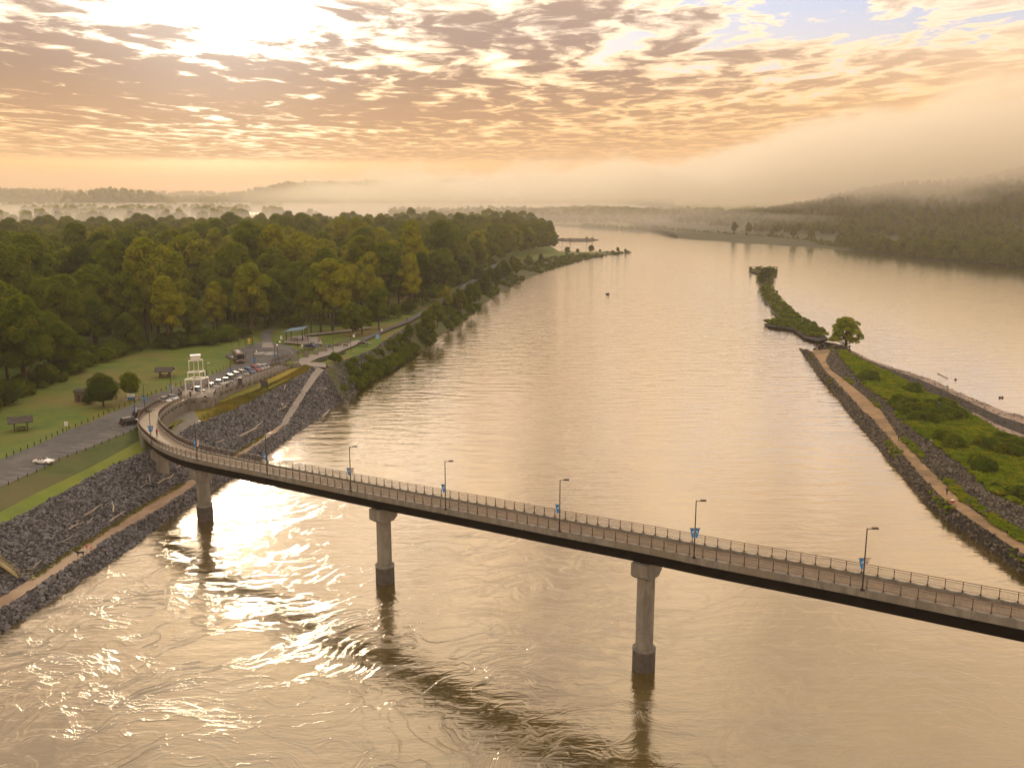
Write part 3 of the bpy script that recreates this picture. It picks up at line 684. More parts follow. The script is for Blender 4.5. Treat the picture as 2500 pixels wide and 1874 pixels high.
# plaza slab with upper walk
plz = [Vector((p.x, p.y, 9.38)) for p in PZ_OUT] + [Vector((p.x, p.y, 9.38)) for p in PZ_IN[::-1]] + [SIDE[inner][-1].copy(), SIDE[-inner][-1].copy()]
for q in plz: q.z = 9.38
b = MB(); tris = tessellate_polygon([plz]); n = len(plz)
b.add(plz + [Vector((p.x, p.y, 8.5)) for p in plz], [tuple(t) for t in tris] + [(k, (k + 1) % n, n + (k + 1) % n, n + k) for k in range(n)])
o = b.build('plaza_and_upper_walk', M['promenade']); tag(o, kind='structure')
def kerbline(line, parent, name='kerb_block', w=.3, h=.34, seg=2):
    for i in range(0, len(line) - 1, seg):
        pts = line[i:i + seg + 1]; rows = []
        for k, q in enumerate(pts):
            d = (pts[min(k + 1, len(pts) - 1)] - pts[max(k - 1, 0)]).normalized(); n = Vector((-d.y, d.x, 0)) * w / 2
            z = Vector((0, 0, 1)); rows.append([q - n - z * .5, q - n + z * h, q + n + z * h, q + n - z * .5])
        b = MB(); b.loft(rows, closed=True, caps=True); b.build(name, M['concrete'], parent, world=True)
upr = empty('plaza_railing', tuple(P(530, 955, 9.35)), 0, 'brown railing on low kerb round the plaza and upper walk above the grass bank', 'railing')
L1 = resample([SIDE[inner][-1]] + PZ_IN[:1], 2)
def steps(line, st): return resample(line, max(2, int(round(sum((b_ - a).length for a, b_ in zip(line, line[1:])) / st)) + 1))
for ln in ([SIDE[inner][-1]] + PZ_IN[:2], PZ_IN[1:3], PZ_IN[2:]):
    q = steps(ln, 1.9); kerbline(q, upr); railing(q, upr, lift=.34)
upo = empty('parking_railing', tuple(P(560, 931, 9.35)), 0, 'brown railing on low kerb between the parked cars and the upper walk', 'railing')
for ln in ([SIDE[-inner][-1]] + PZ_OUT[:2], PZ_OUT[1:3], PZ_OUT[2:]):
    q = steps(ln, 1.9); kerbline(q, upo); railing(q, upo, lift=.34)
wfl = [Vector((q.x, q.y, ground_near(q))) for q in wl[max(0, len(wl) - 42):]]
strip('wall_foot_ground', resample(WB[4:], 42), wfl, M['gold_grass'], 42, 1, lift=-.02)
far_r = empty('promenade_railing', tuple(P(700, 884, 9.)), 0, 'brown railing along the roundabout edge leading to the promenade', 'railing')
railing(steps(PL([(664,893),(663,884),(690,876),(722,868),(737,863),(752,858),(766,852)], 9.), 2.2), far_r, lift=.0)
# ------------------------------------------------------------------ vegetation and rock prototypes (meshes shared by all copies)
def leaf_cloud(b, lobes, n_per, size, seed, up=.35):
    rs = np.random.RandomState(seed); vs = []; fs = []
    for (c, r) in lobes:
        n = int(n_per * (r[0] * r[1]) ** .5 / 3.)
        d = rs.normal(size=(n, 3)); d /= np.linalg.norm(d, axis=1)[:, None]; d[:, 2] = np.where(d[:, 2] < -.45, -d[:, 2], d[:, 2])
        rad = rs.uniform(.72, 1.08, n)[:, None]; p = np.array(c) + d * rad * np.array(r)
        nr = d + rs.normal(size=(n, 3)) * .38; nr[:, 2] += up; nr /= np.linalg.norm(nr, axis=1)[:, None]
        t = np.cross(nr, rs.normal(size=(n, 3))); t /= np.linalg.norm(t, axis=1)[:, None]; w = np.cross(nr, t)
        s = rs.uniform(.6, 1.3, n)[:, None] * size
        for q in (p - t * s, p - w * s * .7, p + t * s, p + w * s * .7): vs.append(q)
        k = len(vs) // 4 - 1
    off = 0; allv = []
    for i in range(0, len(vs), 4):
        a = np.stack(vs[i:i + 4], axis=1).reshape(-1, 3); allv.append(a)
    a = np.concatenate(allv); k = len(b.v); b.v += [tuple(q) for q in a.tolist()]
    for i in range(0, len(a), 4): b.f.append((k + i, k + i + 1, k + i + 2, k + i + 3)); b.m.append(b.mi)
def core(b, c, r, seed):
    k0 = len(b.v); b.ellip(c, r, 9, 6)
    for i in range(k0, len(b.v)):
        v = Vector(b.v[i]); d = v - Vector(c); f = 1 + .35 * mnoise.noise(v * .6 + Vector((seed, 0, 0))); b.v[i] = tuple(Vector(c) + d * f)
def make_tree(seed, h=20., r=7., base=.18, nl=16, npl=330, leaf=.42, mats=None, slim=1., trunk=.35, name='tree'):
    rs = random.Random(seed); lobes = []
    for k in range(nl):
        t = (k + .5) / nl; z = h * (base + .12 + (1 - base - .2) * t)
        # widest a third of the way up the crown, rounded at the top
        env = math.sin(math.pi * min(1, .22 + .78 * t)) ** .6 * slim
        a = k * 2.4 + rs.uniform(-.5, .5); rr = r * env * rs.uniform(.35, .78)
        lr = r * rs.uniform(.30, .46)
        lobes.append(((rr * math.cos(a), rr * math.sin(a), z), (lr, lr, lr * rs.uniform(.7, .95))))
    lobes.append(((0, 0, h * .93 - r * .2), (r * .36, r * .36, r * .32)))
    lobes.append(((0, 0, h * .6), (r * .55, r * .55, h * .22)))
    b = MB()
    for c, q in lobes: core(b, c, (q[0] * .72, q[1] * .72, q[2] * .72), seed)
    leaf_cloud(b, lobes, npl, leaf, seed)
    crown = b.mesh('crown', mats or M['leaf'])
    b = MB(); b.tube([(0, 0, -1.2), (.05, 0, h * .25), (-.1, .1, h * .5), (0, 0, h * .8)], [trunk * 1.25, trunk, trunk * .7, trunk * .25], 7)
    for k in range(0, len(lobes) - 2, 2):
        c = Vector(lobes[k][0]); z0 = max(h * .14, c.z - h * .22); b.tube([(0, 0, z0), c * .5 + Vector((0, 0, z0 * .5 + c.z * .02)), c], [trunk * .5, trunk * .32, trunk * .12], 5)
    return crown, b.mesh('trunk', M['bark'])
TREES = [make_tree(1, 22, 7.5), make_tree(2, 25, 8.5, nl=19), make_tree(3, 19, 6.5, base=.12), make_tree(4, 24, 6.4, slim=.9, nl=17), make_tree(5, 17, 6.8, base=.10, nl=14), make_tree(6, 21, 8.8, nl=20)]
TREES_G = [make_tree(8, 22, 7.0, mats=M['leaf_gold'], npl=250), make_tree(9, 24, 6.6, mats=M['leaf_gold'], npl=250)]
TREES_D = [make_tree(12, 20, 7, mats=M['leaf_dark']), make_tree(13, 24, 7.6, mats=M['leaf_dark'])]
def lowtree(seed, h, r, mats, n=70, leaf=1.0):
    rs = random.Random(seed); lobes = []
    for k in range(7):
        a = k * 2.4; t = (k + .5) / 7; lobes.append(((r * .5 * math.cos(a) * (1 - t * .5), r * .5 * math.sin(a) * (1 - t * .5), h * (.35 + .5 * t)), (r * .5, r * .5, h * .2)))
    b = MB()
    for c, q in lobes: core(b, c, (q[0] * .85, q[1] * .85, q[2] * .85), seed)
    leaf_cloud(b, lobes, n, leaf, seed); return b.mesh('far_tree', mats)
LOWT = [lowtree(20 + k, 18 + 2 * k, 7 + .6 * k, m) for k, m in enumerate((M['leaf'], M['leaf_dark'], M['leaf'], M['leaf_gold']))]
def bush_mesh(seed, r, h, m, n=160, leaf=.22, nl=5):
    rs = random.Random(seed); lobes = []
    for k in range(nl):
        a = k * 2.4 + rs.random(); q = r * .5 * rs.random() ** .5; lr = r * rs.uniform(.4, .6); lobes.append(((q * math.cos(a), q * math.sin(a), h * rs.uniform(.35, .6)), (lr, lr, h * rs.uniform(.35, .5))))
    b = MB()
    for c, q in lobes: core(b, c, tuple(x * .75 for x in q), seed)
    leaf_cloud(b, lobes, n * 3. / r, leaf, seed, .6); return b.mesh('bush', m)
BUSH = [bush_mesh(30 + k, 1.6, 1.7, m) for k, m in enumerate((M['leaf_bush'], M['leaf'], M['leaf_bush'], M['leaf_dark']))]
WEED = [bush_mesh(40 + k, 1.5, .9, M['leaf_green'], 110, .2, 4) for k in range(3)]
def tuft_mesh(seed, m, h=.5, n=26):
    rs = np.random.RandomState(seed); b = MB()
    for k in range(n):
        x, y = rs.uniform(-.5, .5, 2); a = rs.uniform(0, 6.28); w = .04; hh = h * rs.uniform(.5, 1.1); lx, ly = rs.uniform(-.25, .25, 2) * h
        b.add([(x - w * math.cos(a), y - w * math.sin(a), -.05), (x + w * math.cos(a), y + w * math.sin(a), -.05), (x + lx, y + ly, hh)], [(0, 1, 2)])
    return b.mesh('tuft', m)
TUFT_GOLD = [tuft_mesh(50 + k, M['gold_grass'], .6) for k in range(2)]
TUFT_G = [tuft_mesh(53 + k, M['slope_grass'], .32) for k in range(2)]
def rock_mesh(seed, m):
    import bmesh
    bm = bmesh.new(); bmesh.ops.create_icosphere(bm, subdivisions=1, radius=.5); rs = random.Random(seed)
    sx, sy, sz = rs.uniform(.8, 1.2), rs.uniform(.6, .9), rs.uniform(.45, .75)
    for v in bm.verts:
        f = rs.uniform(.78, 1.2); v.co = Vector((v.co.x * sx * f, v.co.y * sy * f, v.co.z * sz * f))
    me = bpy.data.meshes.new('rock'); bm.to_mesh(me); bm.free(); me.materials.append(m); return me
ROCK = [rock_mesh(60 + k, M['rock']) for k in range(6)]; ROCKW = [rock_mesh(70 + k, M['rock_warm']) for k in range(5)]
# geometry-node scatter of prototypes on points (one object, kind stuff)
def scatter(name, pts, protos, smin, smax, seed=1, parent=None, scales=None, tilt=0., flat_rot=True, stuff=True):
    rs = np.random.RandomState(seed); n = len(pts)
    if n == 0: return None
    pc = bpy.data.collections.new(name + '_prototypes')
    for m in protos: pc.objects.link(bpy.data.objects.new(name + '_piece', m))
    me = bpy.data.meshes.new(name); me.from_pydata([tuple(p) for p in pts], [], [])
    sc = me.attributes.new('sc', 'FLOAT', 'POINT'); sc.data.foreach_set('value', (np.array(scales) if scales is not None else rs.uniform(smin, smax, n)).astype(np.float32))
    ro = me.attributes.new('ro', 'FLOAT_VECTOR', 'POINT'); rr = np.zeros((n, 3), np.float32); rr[:, 2] = rs.uniform(0, 6.28, n)
    if tilt: rr[:, :2] = rs.uniform(-tilt, tilt, (n, 2))
    ro.data.foreach_set('vector', rr.ravel())
    ix = me.attributes.new('ix', 'INT', 'POINT'); ix.data.foreach_set('value', rs.randint(0, len(protos), n).astype(np.int32))
    g = bpy.data.node_groups.new(name + '_scatter', 'GeometryNodeTree')
    g.interface.new_socket('Geometry', in_out='INPUT', socket_type='NodeSocketGeometry'); g.interface.new_socket('Geometry', in_out='OUTPUT', socket_type='NodeSocketGeometry')
    N = g.nodes; gi = N.new('NodeGroupInput'); go = N.new('NodeGroupOutput'); mp = N.new('GeometryNodeMeshToPoints'); ip = N.new('GeometryNodeInstanceOnPoints'); ci = N.new('GeometryNodeCollectionInfo')
    ci.inputs['Collection'].default_value = pc; ci.inputs['Separate Children'].default_value = True; ci.inputs['Reset Children'].default_value = True
    def attr(nm, ty):
        a = N.new('GeometryNodeInputNamedAttribute'); a.data_type = ty; a.inputs['Name'].default_value = nm; return a.outputs['Attribute']
    L = g.links; L.new(gi.outputs[0], mp.inputs[0]); L.new(mp.outputs[0], ip.inputs['Points']); L.new(ci.outputs[0], ip.inputs['Instance'])
    ip.inputs['Pick Instance'].default_value = True
    L.new(attr('ix', 'INT'), ip.inputs['Instance Index']); L.new(attr('ro', 'FLOAT_VECTOR'), ip.inputs['Rotation']); L.new(attr('sc', 'FLOAT'), ip.inputs['Scale'])
    L.new(ip.outputs[0], go.inputs[0])
    o = link(name, me, parent); md = o.modifiers.new('scatter', 'NODES'); md.node_group = g
    if stuff: o['kind'] = 'stuff'
    return o
def strip_points(A, B, n, seed, rough=.25, lo=0., hi=1., jit=None):
    """n random points on the loft between two lines"""
    rs = np.random.RandomState(seed); A = resample(A, 200); B = resample(B, 200); out = []
    wd = np.array([(A[i] - B[i]).length + 1e-3 for i in range(200)]); pr_ = wd / wd.sum(); idx = rs.choice(199, n, p=pr_[:199] / pr_[:199].sum())
    for i in idx:
        f = rs.random_sample(); t = lo + (hi - lo) * rs.random_sample(); q = A[i].lerp(A[i + 1], f).lerp(B[i].lerp(B[i + 1], f), t); out.append(q)
    return out

# ---- riprap
def rock_field(name, A, B, n, seed, smin, smax, protos=ROCK, nbig=0, lab=None):
    base = strip_points(A, B, n, seed)
    for q in base: q.z += .3 * mnoise.noise(q * .35) + .05
    rs = np.random.RandomState(seed + 5); sc = smin + (smax - smin) * rs.random_sample(len(base)) ** 2
    par = [o for o in scene.objects if o.name == lab][0] if lab else None
    if nbig:
        near = sorted(range(n), key=lambda i: base[i].length / (sc[i] + .2))[:nbig]
        for i in near:
            q = base[i]; s = sc[i] * 1.15
            link('rock', random.choice(protos), par, q, (random.uniform(-.5, .5), random.uniform(-.5, .5), random.uniform(0, 6.28)), s)
        ns = set(near); keep = [i for i in range(n) if i not in ns]
        base = [base[i] for i in keep]; sc = sc[keep]
    return scatter(name, base, protos, 0, 0, seed, par, scales=sc, tilt=.5)
rock_field('loose_rock', WA_b[1:], PB, 11000, 1, .35, 1.15, nbig=110, lab='rock_bank_base')
rock_field('loose_rock', (PC + PC2[1:])[1:], RD[1:], 24000, 2, .30, 1.0, nbig=110, lab='rock_slope_base')
rock_field('loose_rock', [WA_b[-2], WA_b[-1]] + PL([(810,1003),(839,984)], -.6), SWa, 3800, 3, .4, 1.0, lab='rock_bank_upstream_base')
rock_field('loose_rock', SW[3:8], SH[:8], 5200, 4, .4, 1.0, lab='wooded_shore_slope')
rock_field('loose_rock', JA, JB, 9500, 5, .35, 1.1, ROCKW, nbig=70, lab='jetty_rock_edge')
rock_field('loose_rock', JC, JD, 9000, 6, .3, .95, ROCKW, lab='jetty_rock_slope')
rock_field('loose_rock', resample(JE, 40), JEm, 4500, 7, .2, .6, ROCKW, lab='gravel_shore')
rock_field('loose_rock', JEm, JF, 500, 17, .3, .7, ROCKW, lab='sandy_shore')
rock_field('loose_rock', ISL[7:] , ISC[7:], 1500, 8, .4, 1.0, ROCKW, lab='island_spit')
rp = []
for k in range(500):
    q = P(1985 + 90 * RS.random_sample(), 840 + 36 * RS.random_sample(), .9); rp.append(q)
scatter('loose_rock', [q for q in rp if q.x > 0], ROCKW, .4, 1.1, 9, [o for o in scene.objects if o.name == 'jetty_head'][0], tilt=.5)
# ---- grasses, weeds and bushes one could not count
scatter('golden_grass_tufts', strip_points(MEADOW_B, WB[5:], 3600, 21), TUFT_GOLD, .4, 1.1, 21)
scatter('path_edge_weeds', strip_points(PC, resample(PC, 40), 1, 1) + [q + Vector((random.uniform(-.2, .9), random.uniform(.0, .9), 0)) for q in strip_points(PC, PC, 700, 24) if mnoise.noise(q * .08) > -.05], TUFT_GOLD + TUFT_G, .5, 1.1, 24)
def veg_ok(q, s=.05, t=0.): return mnoise.noise(Vector((q.x * s, q.y * s, 7.))) > t
wp = [q for q in strip_points(JD, JE, 6500, 25, lo=.03, hi=.97) if veg_ok(q, .035, -.28) and q.y < 345]
scatter('low_weeds', wp, WEED, .55, 1.25, 25)
scatter('low_shrubs', [q for q in strip_points(JD, JE, 1300, 26, lo=.08, hi=.8) if veg_ok(q, .06, .12) and q.y < 300], BUSH[:3], .7, 2.0, 26)
scatter('jetty_edge_weeds', [q for q in strip_points(JA, JB, 900, 27, lo=.45, hi=.95) if veg_ok(q, .06, .22)] + [q for q in strip_points(JC, JD, 900, 28, lo=0, hi=.3) if veg_ok(q, .05, .12)], WEED, .3, .7, 27)
scatter('bank_edge_weeds', [q for q in strip_points(WA, PB, 1500, 29, lo=.1, hi=.8) if veg_ok(q, .05, .28)], WEED, .3, .7, 29)
ip = []
for k in range(6500):
    q = P(RS.uniform(1825, 2030), RS.uniform(652, 832), 1.2)
    if inside(q.x, q.y, ISL): ip.append(q)
scatter('island_scrub', ip, WEED + BUSH[:1], .4, .95, 30)
# bushes on the shore upstream of the path
sb = strip_points(SW[3:9], SH[1:9], 520, 31, lo=.02, hi=.30) + strip_points(SW[3:9], SH[1:9], 160, 32, lo=.3, hi=.8)
sb += [q for q in strip_points(SW[8:], SH[8:], 1900, 33, lo=.03, hi=.95)]
sb = [q for q in sb if veg_ok(q, .03, -.15)]
scatter('shore_bushes', sb, BUSH, .5, 1.5, 33)

# ---- counted trees
def put_tree(protos, x, y, z, s, name, label=None, group=None, parts=True, rz=None, sz=None, cat='tree'):
    cr, tk = random.choice(protos); rz = random.uniform(0, 6.28) if rz is None else rz
    if parts:
        t = empty(name, (x, y, z), rz, label, cat, group); t.scale = (s, s, s * (sz or random.uniform(.88, 1.12)))
        link('crown', cr, t); link('trunk', tk, t); return t
    o = link(name, cr, None, (x, y, z), (0, 0, rz), (s, s, s * (sz or 1.))); return tag(o, label, cat, group)
# the wood on the left: front edge as it stands behind the lawn
FE = PL([(-420,1110),(-200,1050),(0,985),(68,955),(150,925),(200,890),(290,866),(373,852),(480,842),(560,828),(635,806),(655,800),(700,793),(770,790),(840,788),(905,786),(950,777),(985,764),(1035,742),(1090,708),(1140,680),(1170,655),(1205,636)], 9.)
WOOD = FE + [P(1262,632,5.), P(1330,620,3.), P(1372,613,2.), Vector((45, 1300, 2.)), Vector((30, 1650, 2.)), Vector((-90, 1780, 2.)), Vector((-330, 1500, 2.)), Vector((-520, 1220, 2.)), Vector((-1100, 1080, 2.)), Vector((-1100, 420, 9.)), Vector((-330, 250, 9.))]
cand = []
yy = 180.
while yy < 1800:
    st = 14.5 if yy < 420 else (15 if yy < 800 else 17); x = -.66 * yy - 25
    while x < 60:
        q = (x + random.uniform(-.42, .42) * st, yy + random.uniform(-.42, .42) * st)
        if inside(q[0], q[1], WOOD): cand.append(q)
        x += st
    yy += st
def wz(y): return 8.8 if y < 520 else max(2., 8.8 - (y - 520) * .01)
items = []
for (x, y) in cand:
    s = (.82 + .80 * random.random() ** 1.4) * (1.0 if y < 600 else .95) + .30 * mnoise.noise(Vector((x * .012, y * .012, 5.)))
    if y < 800 and inside(x, y, [(p.x, p.y) for p in FE] + [(-1100, 900), (-1100, 300)]) is False: pass
    items.append((x, y, s))
fe2 = resample(FE, 120)
def edge_d(x, y): return min(math.hypot(p.x - x, p.y - y) for p in fe2)
front = sorted(items, key=lambda t: t[1] / t[2] + (0 if edge_d(t[0], t[1]) < 45 else 120))
N_IND = 235
zones = [(-1e9, -150, 'in the dark left part of the wood behind the mown lawn'), (-150, -95, 'in the middle of the wood behind the round parking place'), (-95, 1e9, 'in the wood beside the riverside road')]
for k, (x, y, s) in enumerate(front[:N_IND]):
    e = edge_d(x, y); row = 'tree in the wood\'s front row' if e < 16 else ('tree in its second row' if e < 30 else ('tree some rows deep' if e < 55 else 'tree deep in the wood'))
    kind = random.random(); u = x / y
    if u > -.40 and u < -.1 and kind < .34: pr_, adj = TREES_G, 'yellowing'
    elif kind < .18: pr_, adj = TREES_D, 'dark green'
    else: pr_, adj = TREES, 'olive green'
    zt = [z_ for a_, z_ in ((-.50, 'at the picture\'s left edge'), (-.44, 'behind the near picnic shelter'), (-.385, 'behind the lawn\'s lone round tree'), (-.33, 'behind the white frame tower'), (-.275, 'behind the row of parked cars'), (-.235, 'behind the roundabout'), (-.19, 'behind the blue roofed pavilion'), (-.14, 'beside the riverside road'), (9, 'near the wood\'s far point')) if u < a_][0]
    size = 'tall' if s > 1.3 else ('low' if s < 1.02 else 'middling')
    if pr_ is TREES: adj = ['olive green', 'grey green', 'brownish green'][k % 3] if False else 'olive green'
    put_tree(pr_, x, y, wz(y), s * (.82 if e < 12 else 1.), 'broadleaf_tree', '%s %s %s %s' % (size, adj, row, zt), 'trees of the wood on the left bank')
rest = front[N_IND:]
scatter('deep_wood', [(x, y, wz(y)) for x, y, s in rest], [t[0] for t in TREES + TREES_G[:1] + TREES_D[:1]], 0, 0, 40, scales=[s for _, _, s in rest])
# understorey at the wood's edge
up_ = []
for k in range(700):
    i = random.randrange(119); q = fe2[i].lerp(fe2[i + 1], random.random()); up_.append((q.x + random.uniform(-7, 3), q.y + random.uniform(-3, 9), 8.8 if q.y < 520 else wz(q.y)))
up_ = [q for q in up_ if q[0] / q[1] < -.30 or random.random() < .25]
scatter('wood_edge_bushes', up_, BUSH + [BUSH[3], BUSH[1]], 1.1, 3.0, 41)
# trees on the shore between road and river
def shore_tree(u, v, z, htop, protos, label, group=None, sx=1.):
    q = P(u, v, z); h = px_height(q, htop); cr = random.choice(protos); hh = max(w.co.z for w in cr[0].vertices); s = h / hh
    t = empty('broadleaf_tree', q, random.uniform(0, 6.28), label, 'tree', group); t.scale = (s * sx, s * sx, s); link('crown', cr[0], t); link('trunk', cr[1], t); return t
for (u, v, z, vt, pr_, lab) in [(1092,758,7.,698,TREES_G,'yellow-topped tree on the river bank beside the road, tallest of the bank'),(1068,795,6.,735,TREES,'loose olive tree low on the river bank below the yellow-topped one'),(1045,812,5.,755,TREES,'thin tree leaning over rubble at the near end of the wooded bank'),(1125,765,5.,705,TREES,'rounded tree at the water on the wooded bank'),(1150,745,5.,690,TREES,'grey-green tree on the bank just past the rounded one'),(1185,715,5.,668,TREES_D,'dark tree on the bank where the road bends away'),(1210,695,5.,652,TREES_D,'dark tree where the wood comes down to the water'),(1235,682,4.,638,TREES_D,'low dark tree at the start of the spit'),(1262,668,4.,628,TREES,'bushy tree on the inner end of the spit'),(1290,655,3.,622,TREES,'brownish tree on the inner half of the spit'),(1320,645,3.,618,TREES_D,'small dark tree mid-way along the spit'),(1000,830,6.,790,TREES,'scraggly low tree among driftwood on the bank'),(1170,735,3.,702,TREES,'small tree close to the water under the road bend')]:
    shore_tree(u, v, z, vt, pr_, lab, 'trees along the river bank')
for (u, v, vt, lab) in [(1385,621,602,'small bush tree on the flat part of the spit'),(1410,619,607,'round low bush on the spit beside the taller sapling'),(1443,617,598,'thin open sapling standing on the spit'),(1465,616,608,'tiny bush in the middle of the outer spit'),(1508,615,603,'rounded bush near the tip of the spit'),(1527,616,607,'last low bush at the very tip of the spit'),(1373,587,580,'tiny bush at the landward end of the low rock spit'),(1392,587,580,'small bush on the low rock spit'),(1432,586,578,'wider bush near the tip of the low rock spit'),(1446,586,579,'outermost bush on the low rock spit'),(1832,661,651,'left one of two tiny bushes on the island tip'),(1853,660,650,'right one of two tiny bushes on the island tip')]:
    shore_tree(u, v, 1.4, vt, [(BUSH[1], TREES[0][1])] if False else TREES[2:3], lab, 'bushes on the spits', 1.3)
for (u, v, vt, lab) in [(1868,688,652,'large dark bush at the top of the island spit'),(1885,672,654,'second dark bush beside the large one on the island spit'),(1858,694,672,'bush on the left shoulder of the island spit')]:
    shore_tree(u, v, 1.6, vt, TREES_D[:1], lab, 'bushes on the spits', 1.5)
k_ = 0
for q in strip_points(SW[9:14], SH[9:13], 70, 91, lo=.25, hi=.98):
    if k_ >= 46: break
    k_ += 1; sz_ = 'low' if k_ % 3 else 'taller'; near_ = 'on the near part' if q.y < 430 else ('on the middle part' if q.y < 560 else 'on the far part')
    put_tree(TREES[:3] + TREES_D, q.x, q.y, q.z - .4, random.uniform(.26, .36) if sz_ == 'low' else random.uniform(.38, .5), 'bank_tree', '%s scrubby tree %s of the wooded river bank below the road' % (sz_, near_), 'scrubby trees on the river bank')
# the lone tree on the jetty head
def open_tree():
    rs = random.Random(5); lobes = []
    for k in range(34):
        a = k * 2.4; t = (k + .5) / 34; z = 2.6 + 8.1 * t; rr = 5.2 * math.sin(math.pi * (.26 + .66 * t)) * rs.uniform(.35, 1.0); lr = rs.uniform(1.0, 1.7); lobes.append(((rr * math.cos(a), rr * math.sin(a), z), (lr, lr, lr * .8)))
    b = MB(); leaf_cloud(b, lobes, 700, .24, 77); b2 = MB(); b2.tube([(0, 0, -.8), (.3, 0, 2.0), (0, .2, 5), (.2, 0, 9.)], [.55, .42, .28, .06], 7)
    for c, r in lobes[::1]: c = Vector(c); z0 = max(1.2, c.z - 3.); b2.tube([(.2, 0, z0), c * .5 + Vector((0, 0, z0 * .45)), c], [.17, .11, .04], 5)
    return b.mesh('crown', M['leaf_green']), b2.mesh('trunk', M['bark'])
ot = open_tree(); q = P(2063, 850, 1.6); t = empty('lone_tree', q, .4, 'lone open-crowned tree on the head of the right-hand rock jetty', 'tree'); s = px_height(q, 777) / 11.6; t.scale = (s * 1.22, s * 1.22, s * 1.05)
link('crown', ot[0], t); link('trunk', ot[1], t)
# park trees
def round_tree(mats, h, r, seed):
    lobes = [((0, 0, h * .55), (r, r, h * .43))]; b = MB()
    rs = random.Random(seed)
    for k in range(16):
        a = k * 2.4; z = h * (.25 + .62 * (k + .5) / 16); rr = r * .62 * math.sin(math.pi * (.2 + .7 * (k + .5) / 16)); lr = r * rs.uniform(.34, .46); lobes.append(((rr * math.cos(a), rr * math.sin(a), z), (lr, lr, lr * .9)))
    core(b, (0, 0, h * .53), (r * .8, r * .8, h * .36), seed); leaf_cloud(b, lobes[1:], 700, .16, seed); b2 = MB(); b2.tube([(0, 0, -.3), (0, 0, h * .4)], [.25, .18], 7)
    return b.mesh('crown', mats), b2.mesh('trunk', M['bark'])
for (u, v, vt, wpx, lab, ml) in [(253,992,912,80,'round dense dark tree standing alone on the lawn beside the hut','leaf_dark'),(319,972,906,48,'smaller round tree behind the dense dark one on the lawn','leaf'),(216,985,966,26,'low shrub against the wall of the small brick hut','leaf_dark')]:
    q = P(u, v, 9.); h = px_height(q, vt); dist = (q - Vector((0, 0, CAM_H))).length; r = wpx / 2 * dist / FPX
    cr = round_tree(M[ml], h, r, int(u)); t = empty('park_tree' if h > 3.5 else 'shrub', q, 0, lab, 'tree' if h > 3.5 else 'shrub'); link('crown', cr[0], t); link('trunk', cr[1], t)
for (u, v, vt, lab) in [(819,886,868,'green bush at the corner where rock bank meets the planting lawn'),(700,955,944,'small low bush on the golden grass bank')][:1]:
    q = P(u, v, 8.6); t = empty('shrub', q, 0, lab, 'shrub'); o = link('foliage', BUSH[0], t); t.scale = (1.8, 1.8, 1.9)
    b = MB(); b.tube([(0, 0, -.3), (0, 0, .6)], [.06, .04], 6); b.build('stem', M['bark'], t)
for k, (u, v, sc) in enumerate([(885,880,2.2),(897,905,1.9),(862,893,1.6),(872,918,1.5),(915,880,1.8),(862,935,1.5),(840,955,1.1)]):
    q = P(u, v, 3.5); t = empty('shrub', q, k, ['bright green bush half way down the rock bank, largest of the bank bushes','bright bush just above the water right of the largest one','bright bush on the rocks left of the largest one','low bush over the water below the left bright bush','bush at the water upstream of the largest one','bush hanging over the waterline near the driftwood','small bush nearest the walkway on the rock bank'][k], 'shrub', 'bushes on the rock bank'); link('foliage', BUSH[k % 3], t); t.scale = (sc * .95, sc * .95, sc)
    b = MB(); b.tube([(0, 0, -.3), (0, 0, .6)], [.06, .04], 6); b.build('stem', M['bark'], t)
# trees with visible trunks round the pavilion
for (u, v, vt, pr_, lab) in [(783,808,640,TREES_G,'tall bright yellow-green tree with bare trunk behind the pavilion'),(812,806,628,TREES_G,'tall yellow-green tree right of the bright one behind the pavilion'),(760,810,660,TREES,'tall slender tree left of the bright yellow-green pair'),(862,818,738,TREES,'low spreading tree beside the far end of the promenade'),(884,812,744,TREES,'low spreading tree on the grass by the riverside road'),(615,812,640,TREES_G,'broad pale green tree standing proud of the wood left of the pavilion'),(925,800,700,TREES,'dense tree on the corner of wood and riverside road')]:
    shore_tree(u, v, 9., vt, pr_, lab)
# ---- far trees
def far_row(name, pts, protos=LOWT, smin=.8, smax=1.3, seed=3): return scatter(name, pts, protos, smin, smax, seed)
rs = np.random.RandomState(5); pts = []
# right bank wood and hill
rb_ind = []
for k in range(11000):
    x = rs.uniform(330, 1750); y = rs.uniform(800, 2300)
    if abs(x) > .66 * y + 30: continue
    base = np.interp(x, [f.x for f in FSt], [f.y for f in FSt]) if x < FSt[-1].x else 760
    z = hill_z(x, y)
    if y < base + 1: continue
    if x < 520 and z < 7 and not (y < base + 16): continue
    (rb_ind if y < base + 70 else pts).append((x, y, z - 1.2))
rb_ind.sort(key=lambda q: q[1])
for (x, y, z) in rb_ind[:60]:
    put_tree(TREES + TREES_D, x, y, z, random.uniform(.55, .85), 'bankside_tree', 'rounded olive tree at the water along the foot of the far wooded hillside', 'trees along the far right shore', parts=False)
far_row('hillside_wood', pts + rb_ind[60:], [t[0] for t in TREES[:4] + TREES_D], .42, .72, 6)
